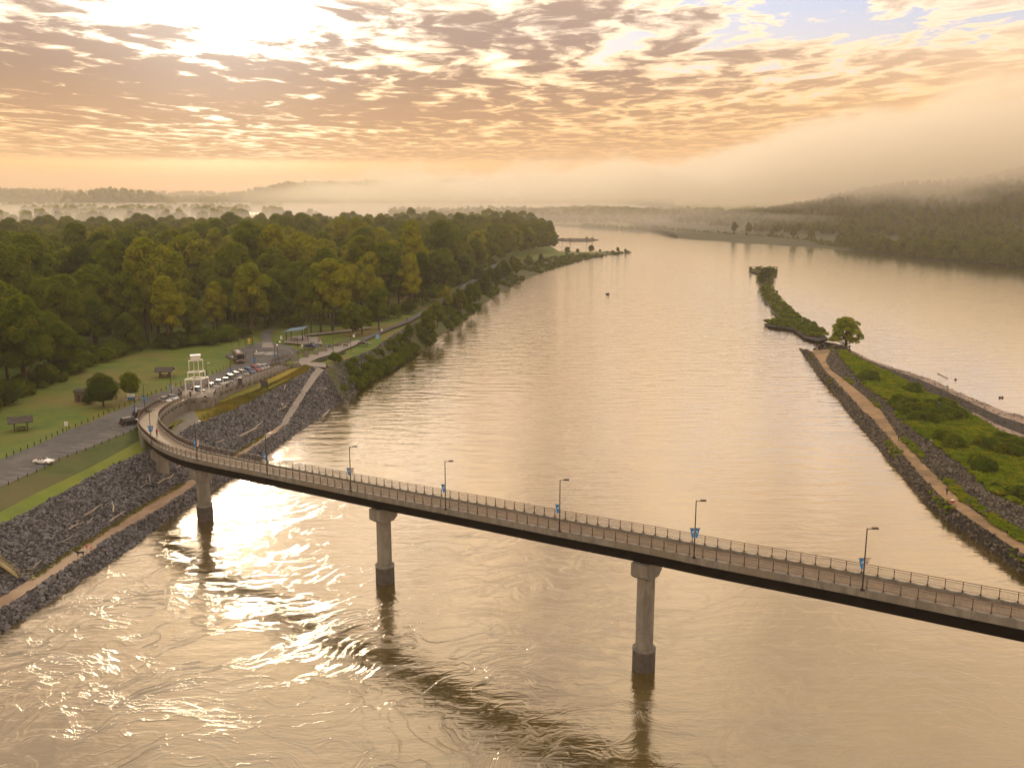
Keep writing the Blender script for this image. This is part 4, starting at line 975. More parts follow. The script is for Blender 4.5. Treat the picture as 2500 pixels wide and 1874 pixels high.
# dense first rank along the right shore
pp = strip_points(FS[7:], [q + Vector((4, 22, 2)) for q in FSt[7:]], 700, 44)
far_row('shoreline_thicket', pp, [t[0] for t in TREES[:3] + TREES_D[:1]], .35, .7, 7)
far_row('waterline_scrub', strip_points(FS[6:], FSt[6:], 900, 46, lo=.0, hi=.3), BUSH, 1.2, 2.6, 14)
pp = strip_points(FS[2:8], [q + Vector((0, 4, .3)) for q in FSt[2:8]], 420, 45)
far_row('shoreline_scrub', pp, [t[0] for t in TREES[:3]], .15, .3, 8)
for (u, v, vt, lab) in [(1845,570,547,'left tree of the group of small trees in the far meadow'),(1856,571,549,'second tree of the group of small trees in the far meadow'),(1866,570,548,'third tree of the group of small trees in the far meadow'),(1879,570,546,'right tree of the group of small trees in the far meadow'),(1895,572,553,'small round tree just right of the far meadow group'),(1926,565,543,'single round tree half way between group and tall pair'),(1972,566,526,'tall narrow tree, left one of the tall pair across the river'),(1995,570,535,'broad dark tree, right one of the tall pair across the river'),(1811,572,562,'lowest bush at the edge of the far meadow')]:
    shore_tree(u, v, 3., vt, TREES_D if vt < 540 else TREES[:3], lab, 'trees in the far meadow')
pts = []
for k in range(420): u = rs.uniform(2010, 2160); q = P(u, rs.uniform(545, 566), 3.); pts.append(tuple(q))
far_row('meadow_wood', pts, [t[0] for t in TREES_G + TREES], .45, .7, 9)
# wooded strip behind the far river bend, centre
pts = []
for k in range(2600):
    y = rs.uniform(2120, 2900); x = rs.uniform(-330, 560) * (y / 2120)
    if x / y < -.13: continue
    if x / y > .16 and y < 2250: continue
    pts.append((x, y, 1 + 16 * min(1, (y - 2120) / 500) * (.5 + .8 * mnoise.noise(Vector((x * .004, y * .001, 2))))))
far_row('far_bank_wood', [q for q in pts if mnoise.noise(Vector((q[0] * .012, q[1] * .004, 8))) > -.25], LOWT, .45, 1.1, 10)
pts = [(rs.uniform(-160, 520), rs.uniform(2020, 2110), 2.) for k in range(90)]
far_row('far_bank_thicket', pts, LOWT, .3, .7, 11)
# misty plain on the left: bands of woods
pts = []
for (y0, y1, n, u0, u1) in [(2000, 2080, 130, -100, 640), (2500, 2650, 420, 150, 700), (3000, 3300, 900, -200, 620), (3900, 4300, 1300, -300, 700), (1750, 1850, 40, -50, 300)]:
    for k in range(n):
        u = rs.uniform(u0, u1); y = rs.uniform(y0, y1)
        if mnoise.noise(Vector((u * .012, y * .002, 4.))) < -.12: continue
        pts.append(((u - 1250) / FPX * y, y, 1.))
far_row('misty_plain_woods', pts, LOWT, .8, 1.5, 12)
pts = []
for hh, rowsh in H:
    for k in range(1500 if hh.name != 'distant_hill.002' else 500):
        i = rs.randint(0, len(rowsh)); j = rs.uniform(2, 7.2); r0 = rowsh[i]; a, c = r0[int(j)], r0[int(j) + 1]; q = a.lerp(c, j % 1)
        if hh.name == 'distant_hill.002' and rs.random_sample() < .7: continue
        pts.append((q.x + rs.uniform(-60, 60), q.y, q.z - 4))
far_row('hill_forest', pts, LOWT, 1.0, 1.9, 13)
for k, (u, v, vt, lab) in enumerate([(165,533,508,'round tree in the mist, on the left of the plain'),(52,527,512,'low wide tree in the mist at the left edge'),(35,552,543,'nearest low tree at the far left beyond the wood'),(92,555,540,'small round tree beyond the wood, left part'),(235,540,519,'left half of the broad tree clump in the mist'),(268,540,517,'right half of the broad tree clump in the mist'),(385,548,528,'broad dome of trees just behind the wood'),(405,548,528,'right side of the broad dome of trees behind the wood'),(758,533,509,'taller of the lone trees standing left of the lake'),(772,534,515,'shorter lone tree beside the lake'),(707,545,522,'slim tree rising behind the wood left of the lake'),(500,546,533,'low tree clump in front of the pale field')]):
    shore_tree(u, v, 1., vt, TREES, lab, 'trees standing in the misty plain', 1.5)
# ------------------------------------------------------------------ lamps
def lamp(u, v, vt, z, lab, banners='b', rz=0., lit=False, arm=1, group='street lamps', name='street_lamp'):
    q = P(u, v, z); h = px_height(q, vt)
    L = empty(name, q, rz, lab, 'street lamp', group)
    b = MB(); b.tube([(0, 0, .0), (0, 0, h)], [.085, .06], 8); b.build('pole', M['lamp_metal'], L)
    b = MB(); b.box((0, 0, .12), (.36, .36, .24)); b.build('base_plate', M['lamp_metal'], L)
    b = MB(); b.box((.45 * arm, 0, h - .05), (.95, .07, .07)); b.build('arm', M['lamp_metal'], L)
    b = MB(); b.box((.85 * arm, 0, h + .02), (.75, .34, .16), 0, .8); hd = b.build('lamp_head', M['lamp_metal'], L)
    b = MB(); b.box((.85 * arm, 0, h - .075), (.5, .24, .03)); b.build('lens', M['lit_lamp'] if lit else M['sign_white'], hd)
    for k, c in enumerate(banners):
        if c == '-': continue
        sx = -1 if k == 0 else 1; zt = h * .52; w = .50; hh = 1.2
        b = MB(); b.box((sx * .36, 0, zt + .03), (.70, .035, .035)); br = b.build('banner_bracket', M['lamp_metal'], L)
        b = MB(); x0, x1 = sx * .10, sx * (.10 + w); rows = []
        for j in range(6):
            t = j / 5; z0 = zt - hh * t; y = .05 * math.sin(3 * t + k); xx = x1 - sx * .26 * t
            rows.append([(x0, y, z0), ((x0 + xx) / 2, y + .03, z0), (xx, y + .01, z0)])
        b.loft(rows); b.loft([[(x, y + .02, z_) for x, y, z_ in r_] for r_ in rows])
        bn = b.build('banner', M['banner_blue'] if c == 'b' else M['banner_pale'], L, smooth=True)
        b = MB(); rr = []
        for j in range(7):
            t = j / 6; x = x0 + (x1 - sx * .2 - x0) * (.15 + .7 * t); z0 = zt - hh * .42 + .07 * math.sin(6 * t); rr.append([(x, -.03, z0), (x, -.03, z0 + .13)])
        b.loft(rr); b.build('banner_wave_mark', M['sign_white'] if c == 'b' else M['banner_blue'], bn)
    return L
bl = [(2105,1441,1291,18.9,'lamp on the bridge nearest the right edge, blue and white banners','bp'),(1694,1362,1222,17.85,'lamp on the bridge right of the right-hand pier, two blue banners','bb'),(1366,1297,1171,16.85,'lamp on the bridge left of the right-hand pier, single blue banner','b'),(1088,1244,1126,15.8,'lamp on the bridge midway between the two mid-river piers','b'),(857,1199,1090,14.7,'lamp on the bridge above left of the middle pier, blue and brown banners','bp'),(653,1159,1059,13.7,'lamp on the bridge where it leaves the rocky bank, blue banner low','b'),(482,1123,1030,12.6,'lamp on the bridge at the end of the curve, blue and pink banners','bp'),(370,1083,1001,11.45,'lamp on the outside of the bridge curve, two blue banners','bb')]
for (u, v, vt, z, lab, bn) in bl: lamp(u, v, vt, z + .25, lab, bn, group='lamps along the bridge')
rl = [(331,1021,969,9.,'lamp by the black estate car, blue and pale banners','bp',0),(354,1000,937,9.,'lamp behind the ramp at the road edge, two blue banners','bb',0),(420,970,910,9.,'lamp by the two white cars, blue and pale banners','bp',0),(506,938,887,9.,'lamp behind the white frame tower','b',0),(565,926,872,9.,'lamp on the far kerb opposite the row of cars','b',0),(621,893,857,9.,'glowing lamp in front of the roundabout, two blue banners','bb',1),(672.5,883,842,9.,'shorter glowing lamp of the pair at the roundabout corner','b',1),(679,880,833,9.,'taller glowing lamp of the pair at the roundabout corner','-',1),(729,889,826,9.,'tall thin lamp by the first concrete fins','-',0),(754,861,818,9.,'lamp between the cyclists and the dark blue pickup','-',0),(777,846,812,9.,'lamp at the right corner of the pavilion slab','-',0),(813.6,865,827,9.,'lamp on the promenade in front of the walking group','-',0),(857,857,811,9.,'lamp at the promenade edge before the last concrete fin','-',0)]
for (u, v, vt, z, lab, bn, li) in rl: lamp(u, v, vt, z, lab, bn, lit=bool(li), group='lamps in the park')

# ------------------------------------------------------------------ vehicles
def wheels(root, xs, y, r=.33, w=.22):
    for x in xs:
        for s in (-1, 1):
            b = MB(); b.tube([(x, s * y - w / 2, r), (x, s * y + w / 2, r)], r, 14); wh = b.build('wheel', M['tyre'], root)
            b = MB(); b.tube([(x, s * (y + w / 2) - .02, r), (x, s * (y + w / 2) + .02, r)], r * .62, 10); b.build('rim', M['rim'], wh)
def car(q, head, kind, col, lab, group=None, name='parked_car', cat='car'):
    root = empty(name, q, math.atan2(head.y, head.x), lab, cat, group)
    L, W, belt, roof = {'sedan': (4.6, 1.78, .88, 1.42), 'suv': (4.7, 1.88, 1.05, 1.72), 'open': (3.95, 1.7, .80, 1.16), 'pickup': (5.5, 1.95, 1.1, 1.82), 'sport': (4.3, 1.8, .82, 1.30)}[kind]
    h = L / 2; hw = W / 2
    prof = [(-h, .45, .66), (-h + .12, .28, .86 * belt), (-h + .7, .24, belt * .98), (-h * .3, .22, belt), (h * .28, .22, belt), (h - 1.0, .22, belt * .93), (h - .3, .26, belt * .80), (h, .36, .60)]
    rows = []
    for x, z0, z1 in prof:
        e = .86 if abs(abs(x) - h) < .02 else (.95 if abs(x) > h - .35 else 1.)
        rows.append([(x, -hw * e * .92, z0), (x, -hw * e, (z0 + z1) * .5), (x, -hw * e * .96, z1 * .95), (x, -hw * e * .78, z1), (x, hw * e * .78, z1), (x, hw * e * .96, z1 * .95), (x, hw * e, (z0 + z1) * .5), (x, hw * e * .92, z0)])
    p_ = paint(col); b = MB(); b.loft(rows, closed=True, caps=True); b.build('body', p_, root, smooth=False)
    if kind == 'suv': a0, a1, r0, r1 = -h + .25, h * .42, -h + .55, h * .12
    elif kind == 'pickup': a0, a1, r0, r1 = -h * .15, h * .45, -h * .08, h * .2
    elif kind == 'open': a0, a1, r0, r1 = -h * .55, h * .22, -h * .35, -h * .02
    else: a0, a1, r0, r1 = -h * .70, h * .42, -h * .38, h * .12
    g = [[(a0, -hw * .86, belt - .02), (a1, -hw * .86, belt - .02), (a1, hw * .86, belt - .02), (a0, hw * .86, belt - .02)], [(r0, -hw * .68, roof - .05), (r1, -hw * .68, roof - .05), (r1, hw * .68, roof - .05), (r0, hw * .68, roof - .05)]]
    b = MB(); b.loft(g, closed=True, caps=True); b.build('windows', M['glass'], root)
    b = MB(); b.box(((r0 + r1) / 2, 0, roof - .02), (r1 - r0 + .12, hw * 1.40, .07), 0, .94)
    b.build('roof', paint((.03, .03, .035)) if kind == 'open' else p_, root)
    b = MB()
    for s in (-1, 1):
        for xa, xr in ((a0, r0), (a1, r1), ((a0 + a1) / 2, (r0 + r1) / 2)): b.tube([(xa, s * hw * .875, belt - .02), (xr, s * hw * .70, roof - .04)], .035, 4)
    b.build('pillars', p_, root)
    if kind == 'pickup':
        b = MB(); b.box((-h * .55, 0, belt + .02), (h * .75, hw * 1.5, .08)); b.build('bed_cover', M['steel_dark'], root)
    for s in (-1, 1):
        b = MB(); b.box((h - .05, s * hw * .64, .66), (.12, .36, .15)); b.build('headlight', M['lens_clear'], root)
        b = MB(); b.box((-h + .04, s * hw * .68, .78), (.10, .28, .16)); b.build('tail_light', M['lens_red'], root)
        b = MB(); b.box((a1 - .25, s * (hw * .98), belt + .06), (.16, .18, .13)); b.build('mirror', p_, root)
    wheels(root, (-h + .85, h - .85), hw - .12, .34 if kind != 'open' else .31)
    return root
def px_car(c, f, kind, col, lab, group=None, z=9.02):
    a = P(c[0], c[1], z); d = P(f[0], f[1], z) - a; return car(a, d, kind, col, lab, group)
px_car((107,1130),(132,1131.5),'open',(.72,.72,.74),'white open sports car with black folded top, alone in the parking bays')
px_car((318,1035),(345,1030),'suv',(.012,.014,.02),'black estate car with pale roof parked beside the ramp curve')
px_car((348,1013),(362,1010),'suv',(.015,.015,.017),'black car mostly hidden behind the ramp railing')
row = [(404,981,'sedan',(.50,.50,.52),'white saloon nearest the curve behind the ramp railing'),(421,976,'sedan',(.48,.48,.50),'white saloon right of the other behind the ramp railing'),(483,956,'sedan',(.03,.03,.04),'dark saloon seen through the legs of the white tower'),
 (518,946,'sport',(.16,.16,.18),'grey coupe, first of the row beyond the white tower'),(536,939,'sedan',(.30,.31,.33),'silver grey saloon, second of the row beyond the tower'),(553,934,'sedan',(.10,.11,.13),'dark grey saloon, third of the row beyond the tower'),(567,928,'suv',(.07,.075,.08),'charcoal wagon, fourth of the row beyond the tower'),(581,922,'suv',(.28,.28,.30),'grey wagon, fifth of the row beyond the tower'),(595,917,'suv',(.42,.41,.41),'pale wagon in the middle of the parked row'),(611,911,'suv',(.10,.20,.42),'blue wagon with bright roof, near the lit lamp'),(626,906,'suv',(.42,.10,.10),'dark red wagon between the blue and the white ones'),(637,903,'suv',(.50,.49,.50),'white wagon, second last of the parked row'),(648,899,'sedan',(.52,.52,.54),'white saloon, last of the parked row by the walk')]
for (u, v, kd, col, lab) in row: px_car((u, v), (u + 14, v + 3.2), kd, col, lab, 'cars parked along the upper walk')
px_car((762,849),(780,851),'pickup',(.02,.035,.11),'dark blue pickup on the grass edge in front of the pavilion')
px_car((889,841),(905,842),'sport',(.02,.022,.028),'low black car parked on the grass beside the blue sign')
# motor coach
a = P(583,882,9.02); d = P(590,889,9.02) - a; V = empty('motor_coach', a, math.atan2(d.y, d.x), 'dark red and grey motor coach with big windscreen beside the roundabout', 'coach')
cm = noisy('coach_paint', (.10, .05, .05), (.16, .13, .13), .9, rough=.35)
b = MB(); rows = []
for x in (-4.4, 4.1, 4.4):
    e = .95 if x > 4.2 else 1; rows.append([(x, -1.25 * e, .5), (x, -1.25 * e, 2.9), (x, -1.05 * e, 3.15), (x, 1.05 * e, 3.15), (x, 1.25 * e, 2.9), (x, 1.25 * e, .5)])
b.loft(rows, closed=True, caps=True); b.build('body', cm, V)
b = MB(); b.box((4.41, 0, 2.15), (.06, 2.2, 1.25)); b.build('windscreen', M['glass'], V)
for s in (-1, 1):
    b = MB(); b.box((4.42, s * .95, .95), (.06, .35, .22)); b.build('headlight', M['lens_clear'], V)
    for x in (-3.2, -1.5, .2, 1.9): b = MB(); b.box((x, s * 1.26, 2.2), (1.3, .03, .8)); b.build('window', M['glass'], V)
    b = MB(); b.box((4.5, s * 1.45, 2.3), (.15, .25, .5)); b.build('mirror', M['steel_dark'], V)
b = MB(); b.box((4.43, 0, 1.15), (.05, 1.3, .4)); b.build('grille', M['rim'], V)
for x in (-2., 1.): b = MB(); b.box((x, 0, 3.25), (1.2, 1., .25), 0, .85); b.build('roof_unit', M['white_steel'], V)
wheels(V, (-2.6, 2.9), 1.1, .5, .3)

# ------------------------------------------------------------------ white frame tower on the plaza
c0 = (P(455,969,9.38) + P(511,962,9.38) + P(493,967.5,9.38) + P(474.5,963,9.38)) / 4
T = empty('white_frame_tower', (c0.x, c0.y, 9.38), 0, 'white steel sculpture of stacked open square frames standing on the plaza', 'sculpture')
lg = [P(455,969,9.38), P(493,967.5,9.38), P(511,962,9.38), P(474.5,963,9.38)]
for q in lg:
    b = MB(); b.box((q.x, q.y, 9.38 + 2.25), (.27, .27, 4.5)); o = b.build('leg', M['white_steel'], T, world=True)
    b = MB(); b.box((q.x, q.y, 9.38 + .45), (.72, .72, .9), 0, .6); b.build('leg_foot', M['white_steel'], T, world=True)
def sq(k, z):
    return [Vector((c0.x + (q.x - c0.x) * k, c0.y + (q.y - c0.y) * k, 9.38 + z)) for q in lg]
def ringb(k, z, w, nm):
    s_ = sq(k, z)
    for i in range(4):
        a, c = s_[i], s_[(i + 1) % 4]; d = (c - a).normalized(); b = MB(); m_ = (a + c) / 2; b.box((m_.x, m_.y, m_.z), ((c - a).length + w * .98 - .01 * i, w * (1 - .01 * (i % 2)), w * (1 + .01 * i)), math.atan2(d.y, d.x)); b.build(nm, M['white_steel'], T, world=True)
ringb(1.0, 4.6, .28, 'lower_beam'); ringb(.74, 6.4, .22, 'middle_beam'); ringb(.60, 9.45, .18, 'upper_beam')
for q, r_ in zip(sq(.74, 5.5), sq(.60, 7.9)):
    b = MB(); b.box((q.x, q.y, q.z), (.21, .21, 1.8)); b.build('stub_leg', M['white_steel'], T, world=True)
    b = MB(); b.box((r_.x, r_.y, r_.z), (.16, .16, 3.1)); b.build('slim_leg', M['white_steel'], T, world=True)
b = MB(); b.box((c0.x, c0.y, 9.38 + 10.2), (2.4, 1.7, 1.2), .3); b.build('top_box', M['white_steel'], T, world=True)
b = MB(); b.box((c0.x, c0.y, 9.38 + 10.85), (2.6, 1.9, .10), .3); b.build('box_rim', M['white_steel'], T, world=True)

# ------------------------------------------------------------------ pavilion
pv_ = empty('pavilion', P(730, 830, 9.), 0, 'open park pavilion with slanted blue metal roof on dark posts over a pale slab', 'pavilion')
sl = [P(692,835,9.25), P(712,820.5,9.25), P(779,822.5,9.25), P(788,839,9.25), P(750,839.5,9.25)]
b = MB(); b.prism([(p.x, p.y) for p in sl], 8.9, 9.25); b.build('slab', M['promenade'], pv_, world=True)
posts = [P(699.7,831,9.25), P(739,831,9.25), P(750,825.5,9.25), P(711.5,825,9.25), P(744.5,821.5,9.25)]
for k, q in enumerate(posts):
    zt = 12.7 if k in (0, 3) else 14.2; b = MB(); b.box((q.x, q.y, (9.25 + zt) / 2), (.3, .3, zt - 9.25)); b.build('post', M['dark_wood'], pv_, world=True)
rf = [P(693,809.5,12.6), P(739,803.5,14.2), P(752,795.5,14.2), P(711,801,12.6)]
b = MB(); b.add(rf + [p - Vector((0, 0, .25)) for p in rf], [(0, 1, 2, 3), (7, 6, 5, 4), (0, 4, 5, 1), (1, 5, 6, 2), (2, 6, 7, 3), (3, 7, 4, 0)]); r0 = b.build('roof', M['blue_roof'], pv_, world=True)
for k in range(1, 9):
    a = rf[0].lerp(rf[1], k / 9); c = rf[3].lerp(rf[2], k / 9); b = MB(); b.tube([a + Vector((0, 0, .04)), c + Vector((0, 0, .04))], .05, 4); b.v = [(x - pv_.location.x, y - pv_.location.y, z - pv_.location.z) for x, y, z in b.v]; b.build('roof_seam', M['blue_roof'], r0)

# ------------------------------------------------------------------ picnic shelters, hut
def shelter(u, v, vt, rz, lab):
    q = P(u, v, 9.); h = px_height(q, vt); S = empty('picnic_shelter', q, rz, lab, 'shelter', 'picnic shelters on the lawn')
    for x in (-1.3, 1.3):
        for y in (-1.1, 1.1): b = MB(); b.box((x, y, (h - 1.) / 2), (.28, .28, h - 1.)); b.build('post', M['dark_wood'], S)
    for s in (-1, 1):
        b = MB(); b.add([(-2.6, 0, h), (2.6, 0, h), (2.6, s * 2.1, h - 1.1), (-2.6, s * 2.1, h - 1.1), (-2.6, 0, h - .14), (2.6, 0, h - .14), (2.6, s * 2.1, h - 1.24), (-2.6, s * 2.1, h - 1.24)], [(0, 1, 2, 3), (7, 6, 5, 4), (0, 4, 5, 1), (1, 5, 6, 2), (2, 6, 7, 3), (3, 7, 4, 0)])
        b.build('roof_slope', M['shingle'], S)
    t = empty('picnic_table', q + Vector((0, 0, 0)), rz, 'dark picnic table under the ' + lab.split(' shelter')[0].split('picnic')[0].strip() + ' shelter ' + ('near the left edge' if u < 200 else 'behind the road'), 'table')
    b = MB(); b.box((0, 0, .75), (1.9, .8, .07)); b.build('table_top', M['dark_wood'], t)
    for s in (-1, 1):
        b = MB(); b.box((0, s * .75, .45), (1.9, .28, .05)); b.build('bench', M['dark_wood'], t)
        b = MB(); b.box((s * .65, 0, .37), (.1, 1.3, .74)); b.build('leg', M['dark_wood'], t)
shelter(52, 1050, 1016, .5, 'dark brown picnic shelter near the left edge of the lawn')
shelter(403, 920, 896, .2, 'weathered picnic shelter on the lawn behind the road lamps')
hq = P(206, 978, 9.); Hh = empty('brick_hut', hq, -.25, 'small old brick hut with low rounded roof at the edge of the trees', 'hut')
b = MB(); b.box((0, 0, 1.25), (3.4, 3.0, 2.5)); b.build('wall', M['brick'], Hh)
b = MB(); rows = [[(x, 1.75 * math.cos(a), 2.45 + .85 * math.sin(a)) for a in np.linspace(0, math.pi, 8)] for x in (-1.9, 1.9)]; b.loft(rows, closed=True, caps=True); b.build('roof', M['shingle'], Hh)
b = MB(); b.box((-.4, -1.51, .95), (.9, .05, 1.9)); b.build('door', M['dark_wood'], Hh)

# ------------------------------------------------------------------ signs
def sign(u, v, vt, w, hb, mats, lab, posts=1, rz=0., z=9., name='sign', lines=0):
    q = P(u, v, z); h = px_height(q, vt); S = empty(name, q, rz, lab, 'sign')
    for s in ((0,) if posts == 1 else (-.42, .42)): b = MB(); b.box((s * w, .05, h / 2), (.09, .09, h)); b.build('post', M['lamp_metal'], S)
    pm = mats[0]; b = MB(); b.box((0, -.02, h - hb / 2), (w, .06, hb)); bd = b.build('panel', pm, S)
    for k in range(lines): b = MB(); b.box((0, -.055, h - hb * (.25 + .5 * k / max(1, lines - 1))), (w * .7, .006, hb * .07)); b.build('printed_line', mats[1], bd)
    return S
sign(321,979,961,1.9,.9,(M['sign_white'],M['sign_blue']),'white and blue park board on posts in front of the smaller round tree',2,lines=3)
b_ = sign(321,978,970,1.5,.6,(M['banner_blue'],M['sign_white']),'small blue plate below the white park board',1)
sign(163,1053,1029,.75,1.0,(M['sign_white'],M['lamp_metal']),'small white sign on a thin post at the lawn edge, left',1,lines=3)
sign(687,835,820,.8,1.3,(M['sign_white'],M['lamp_metal']),'white upright sign on the grass left of the pavilion',1,lines=2)
sign(738,850,841,.7,.9,(M['sign_white'],M['lamp_metal']),'small white sign behind the cyclists',1,lines=2)
sign(864,828,816,.8,1.1,(M['sign_white'],M['lamp_metal']),'white sign right of the last concrete fin',1,lines=1)
sign(932,810,802,.8,1.0,(M['sign_white'],M['lamp_metal']),'farthest white sign beside the riverside road',1,lines=1)
sign(922,829,817,1.6,1.5,(M['sign_blue'],M['sign_white']),'square blue sign on the bank beside the riverside road',2,lines=2)
sq_ = P(609, 848, 9.); S = empty('warning_sign', sq_, 0, 'pair of yellow diamond warning plates on one post before the wood', 'sign')
h = px_height(sq_, 826); b = MB(); b.tube([(0, 0, 0), (0, 0, h)], .05, 6); b.build('post', M['lamp_metal'], S)
for k, r_ in ((0, .62), (1, .42)):
    zc = h - .5 - k * 1.05; b = MB(); b.add([(0, -.08, zc + r_), (-r_, -.08, zc), (0, -.08, zc - r_), (r_, -.08, zc), (0, -.05, zc + r_), (-r_, -.05, zc), (0, -.05, zc - r_), (r_, -.05, zc)], [(0, 1, 2, 3), (7, 6, 5, 4), (0, 4, 5, 1), (1, 5, 6, 2), (2, 6, 7, 3), (3, 7, 4, 0)]); pl = b.build('diamond_plate', M['sign_yellow'], S)
    b = MB(); b.box((0, -.09, zc), (.10, .01, r_ * .8)); b.build('symbol', M['steel_dark'], pl)
# swing-like timber frame by the wood
fq = P(592, 848, 9.); S = empty('timber_frame', fq, .1, 'weathered timber frame with pale concrete feet at the edge of the wood', 'frame')
for x in (-3.6, -1.2, 1.2, 3.6):
    b = MB(); b.box((x, 0, 2.), (.18, .18, 4.)); b.build('post', M['dark_wood'], S)
    b = MB(); b.box((x, 0, .3), (.6, .6, .6), 0, .7); b.build('footing', M['concrete'], S)
b = MB(); b.box((0, 0, 4.05), (7.8, .2, .22)); b.build('beam', M['dark_wood'], S)
# louvred board on the golden grass
lq = P(646, 955, 7.3); S = empty('louvred_board', lq, -.35, 'dark board of upright panels on two posts standing on the golden grass bank', 'board'); h = px_height(lq, 929)
for s in (-1, 1): b = MB(); b.box((s * 1.05, 0, h / 2), (.14, .14, h)); b.build('post', M['lamp_metal'], S)
for k in range(4): b = MB(); b.box((-.76 + k * .51, 0, h - .95), (.46, .08, 1.75)); b.build('panel', M['sign_dark'], S)
b = MB(); b.box((0, 0, h - .04), (2.2, .12, .08)); b.build('top_rail', M['lamp_metal'], S)
# kiosk boards and bins on the upper walk
for (u, v, vt, w, lab, nm) in [(587,939,922,1.1,'dark upright display cabinet on the upper walk railing','display_cabinet'),(555,945,934,.5,'dark narrow post cabinet beside the parked row','display_cabinet'),(465,967,956,.5,'black litter bin between the legs of the white tower','litter_bin'),(501,970,965,.6,'black litter bin at the plaza railing','litter_bin'),(799,898,892,.7,'brown litter bin at the top of the walkway ramp','litter_bin')]:
    q = P(u, v, 9.4); h = px_height(q, vt); S = empty(nm, q, 0, lab, 'cabinet' if 'cab' in nm else 'bin'); b = MB(); b.box((0, 0, h / 2), (w, w * .6, h), 0, .92); b.build('body', M['sign_dark'] if 'cab' in nm else M['dark_wood'], S)
    b = MB(); b.box((0, 0, h + .04), (w * 1.1, w * .7, .08)); b.build('cap' if 'cab' in nm else 'lid', M['lamp_metal'], S)
# concrete fins along the promenade
fins = [(725,882,863),(751,872,857),(775,865,851),(797,857,840),(832,844,832),(852,838,825)]
fl = ['nearest quarter-round concrete fin at the railing end','second concrete fin along the promenade','third concrete fin, beside the dark blue pickup','fourth concrete fin, beside the walking group','fifth concrete fin, small and pale','farthest concrete fin before the riverside road']
for (u, v, vt), lab in zip(fins, fl):
    q = P(u, v, 9.); h = px_height(q, vt); S = MB(); d = (P(852,838,9.) - P(725,882,9.)).normalized(); pr0 = [(0, 0)] + [(-h * .75 * math.cos(a), h * math.sin(a)) for a in np.linspace(0, math.pi / 2, 6)]
    n = Vector((-d.y, d.x, 0)) * .35; rows = []
    for s in (-1, 1): rows.append([q + Vector((1, 0, 0)) * x * .9 + n * s + Vector((0, 0, z)) for x, z in pr0])
    S.loft(rows, closed=True, caps=True); tag(S.build('concrete_fin', M['concrete']), lab, 'fin wall', 'concrete fins along the promenade')
for (u, v, vt, lab) in [(688,893,882,'round-topped concrete end wall of the parking side railing'),(722,896,885,'round-topped concrete end wall of the river side railing')]:
    q = P(u, v, 9.); h = px_height(q, vt); S = MB(); d = Vector((1, .35, 0)).normalized(); n = Vector((-d.y, d.x, 0)) * .2
    pr0 = [(1.9 * math.cos(a), h * math.sin(a)) for a in np.linspace(0, math.pi, 9)]; S.loft([[q + d * x + n * s + Vector((0, 0, z)) for x, z in pr0] for s in (-1, 1)], closed=True, caps=True); tag(S.build('end_wall', M['concrete']), lab, 'wall')
# low timber bollards along the lawn
bo = resample(PL([(0,1128),(95,1086),(158,1055),(222,1030),(269,1009),(330,985),(380,962),(450,938),(538,908),(576,890)], 9.), 48)
for k, q in enumerate(bo):
    b = MB(); b.box((0, 0, .42), (.16, .16, .84)); b.box((0, 0, .86), (.12, .12, .05)); o = b.build('bollard', M['dark_wood']); o.location = q + Vector((-.6, .9, 0)); tag(o, 'short dark timber post in the line between lawn and parking road', 'bollard', 'timber posts along the lawn')
bo = resample(PL([(20,1182),(95,1149),(149,1121),(222,1094),(285,1067),(318,1054)], 9.), 16)
for k, q in enumerate(bo):
    b = MB(); b.box((0, 0, .35), (.15, .15, .7)); b.box((0, 0, .72), (.12, .12, .04)); o = b.build('bollard', M['dark_wood']); o.location = q + Vector((.3, -.4, 0)); tag(o, 'short timber post between the parking bays and the grass slope', 'bollard', 'timber posts above the grass slope')

# ------------------------------------------------------------------ driftwood
DW = [((1850,690),(2025,570),'r2a'),((1920,640),(2010,612),'r2b')]
logs = [([(585,218+850),(0,0)],)]
def drift(pts, z, r, lab, br=()):
    S = MB(); q = [P(u, v, z) + Vector((0, 0, r * .8)) for u, v in pts]
    q2 = []
    for i, a in enumerate(q):
        q2.append(a + Vector((random.uniform(-.15, .15), random.uniform(-.15, .15), random.uniform(0, .2))))
    n = len(q2); S.tube(q2, [r * (1 - .6 * i / (n - 1)) for i in range(n)], 6)
    for (i, du, dv) in br:
        a = q2[i]; e = P(pts[i][0] + du, pts[i][1] + dv, z + .5); m_ = a.lerp(e, .5) + Vector((0, 0, .25)); S.tube([a, m_, e], [r * .5, r * .35, r * .12], 5)
    tag(S.build('driftwood_log', M['driftwood'], smooth=True), lab, 'driftwood', 'driftwood on the rocks')
drift([(586,1069),(605,1058),(622,1048),(641,1030)],4.2,.30,'longest bleached log on the rocks, with a side branch, above the walkway',[(1,38,-15)])
drift([(527,1083),(540,1079),(549,1074)],4.,.18,'short dull branch left of the longest log',[(1,12,8)])
drift([(386,1182),(402,1173),(415,1168),(423,1160)],4.2,.22,'pale log on the rocks between the two shore piers')
drift([(430,1145),(441,1137),(452,1133)],4.5,.18,'pale branch under the bridge beside the shore pier')
drift([(208,1261),(225,1250),(238,1240),(249,1232)],4.5,.20,'pale log lying slantwise in the middle of the near rock slope')
drift([(275,1252),(277,1240),(274,1224)],4.6,.20,'upright-lying pale branch in the middle of the near rock slope')
drift([(269,1274),(285,1264),(305,1250)],3.6,.20,'pale log just above the sandy path')
drift([(171,1293),(185,1284),(203,1277)],4.4,.18,'grey branch with fork on the lower near rock slope',[(1,10,-14)])
drift([(212,1280),(220,1272),(228,1264)],4.6,.13,'thin grey branch between two pale logs')
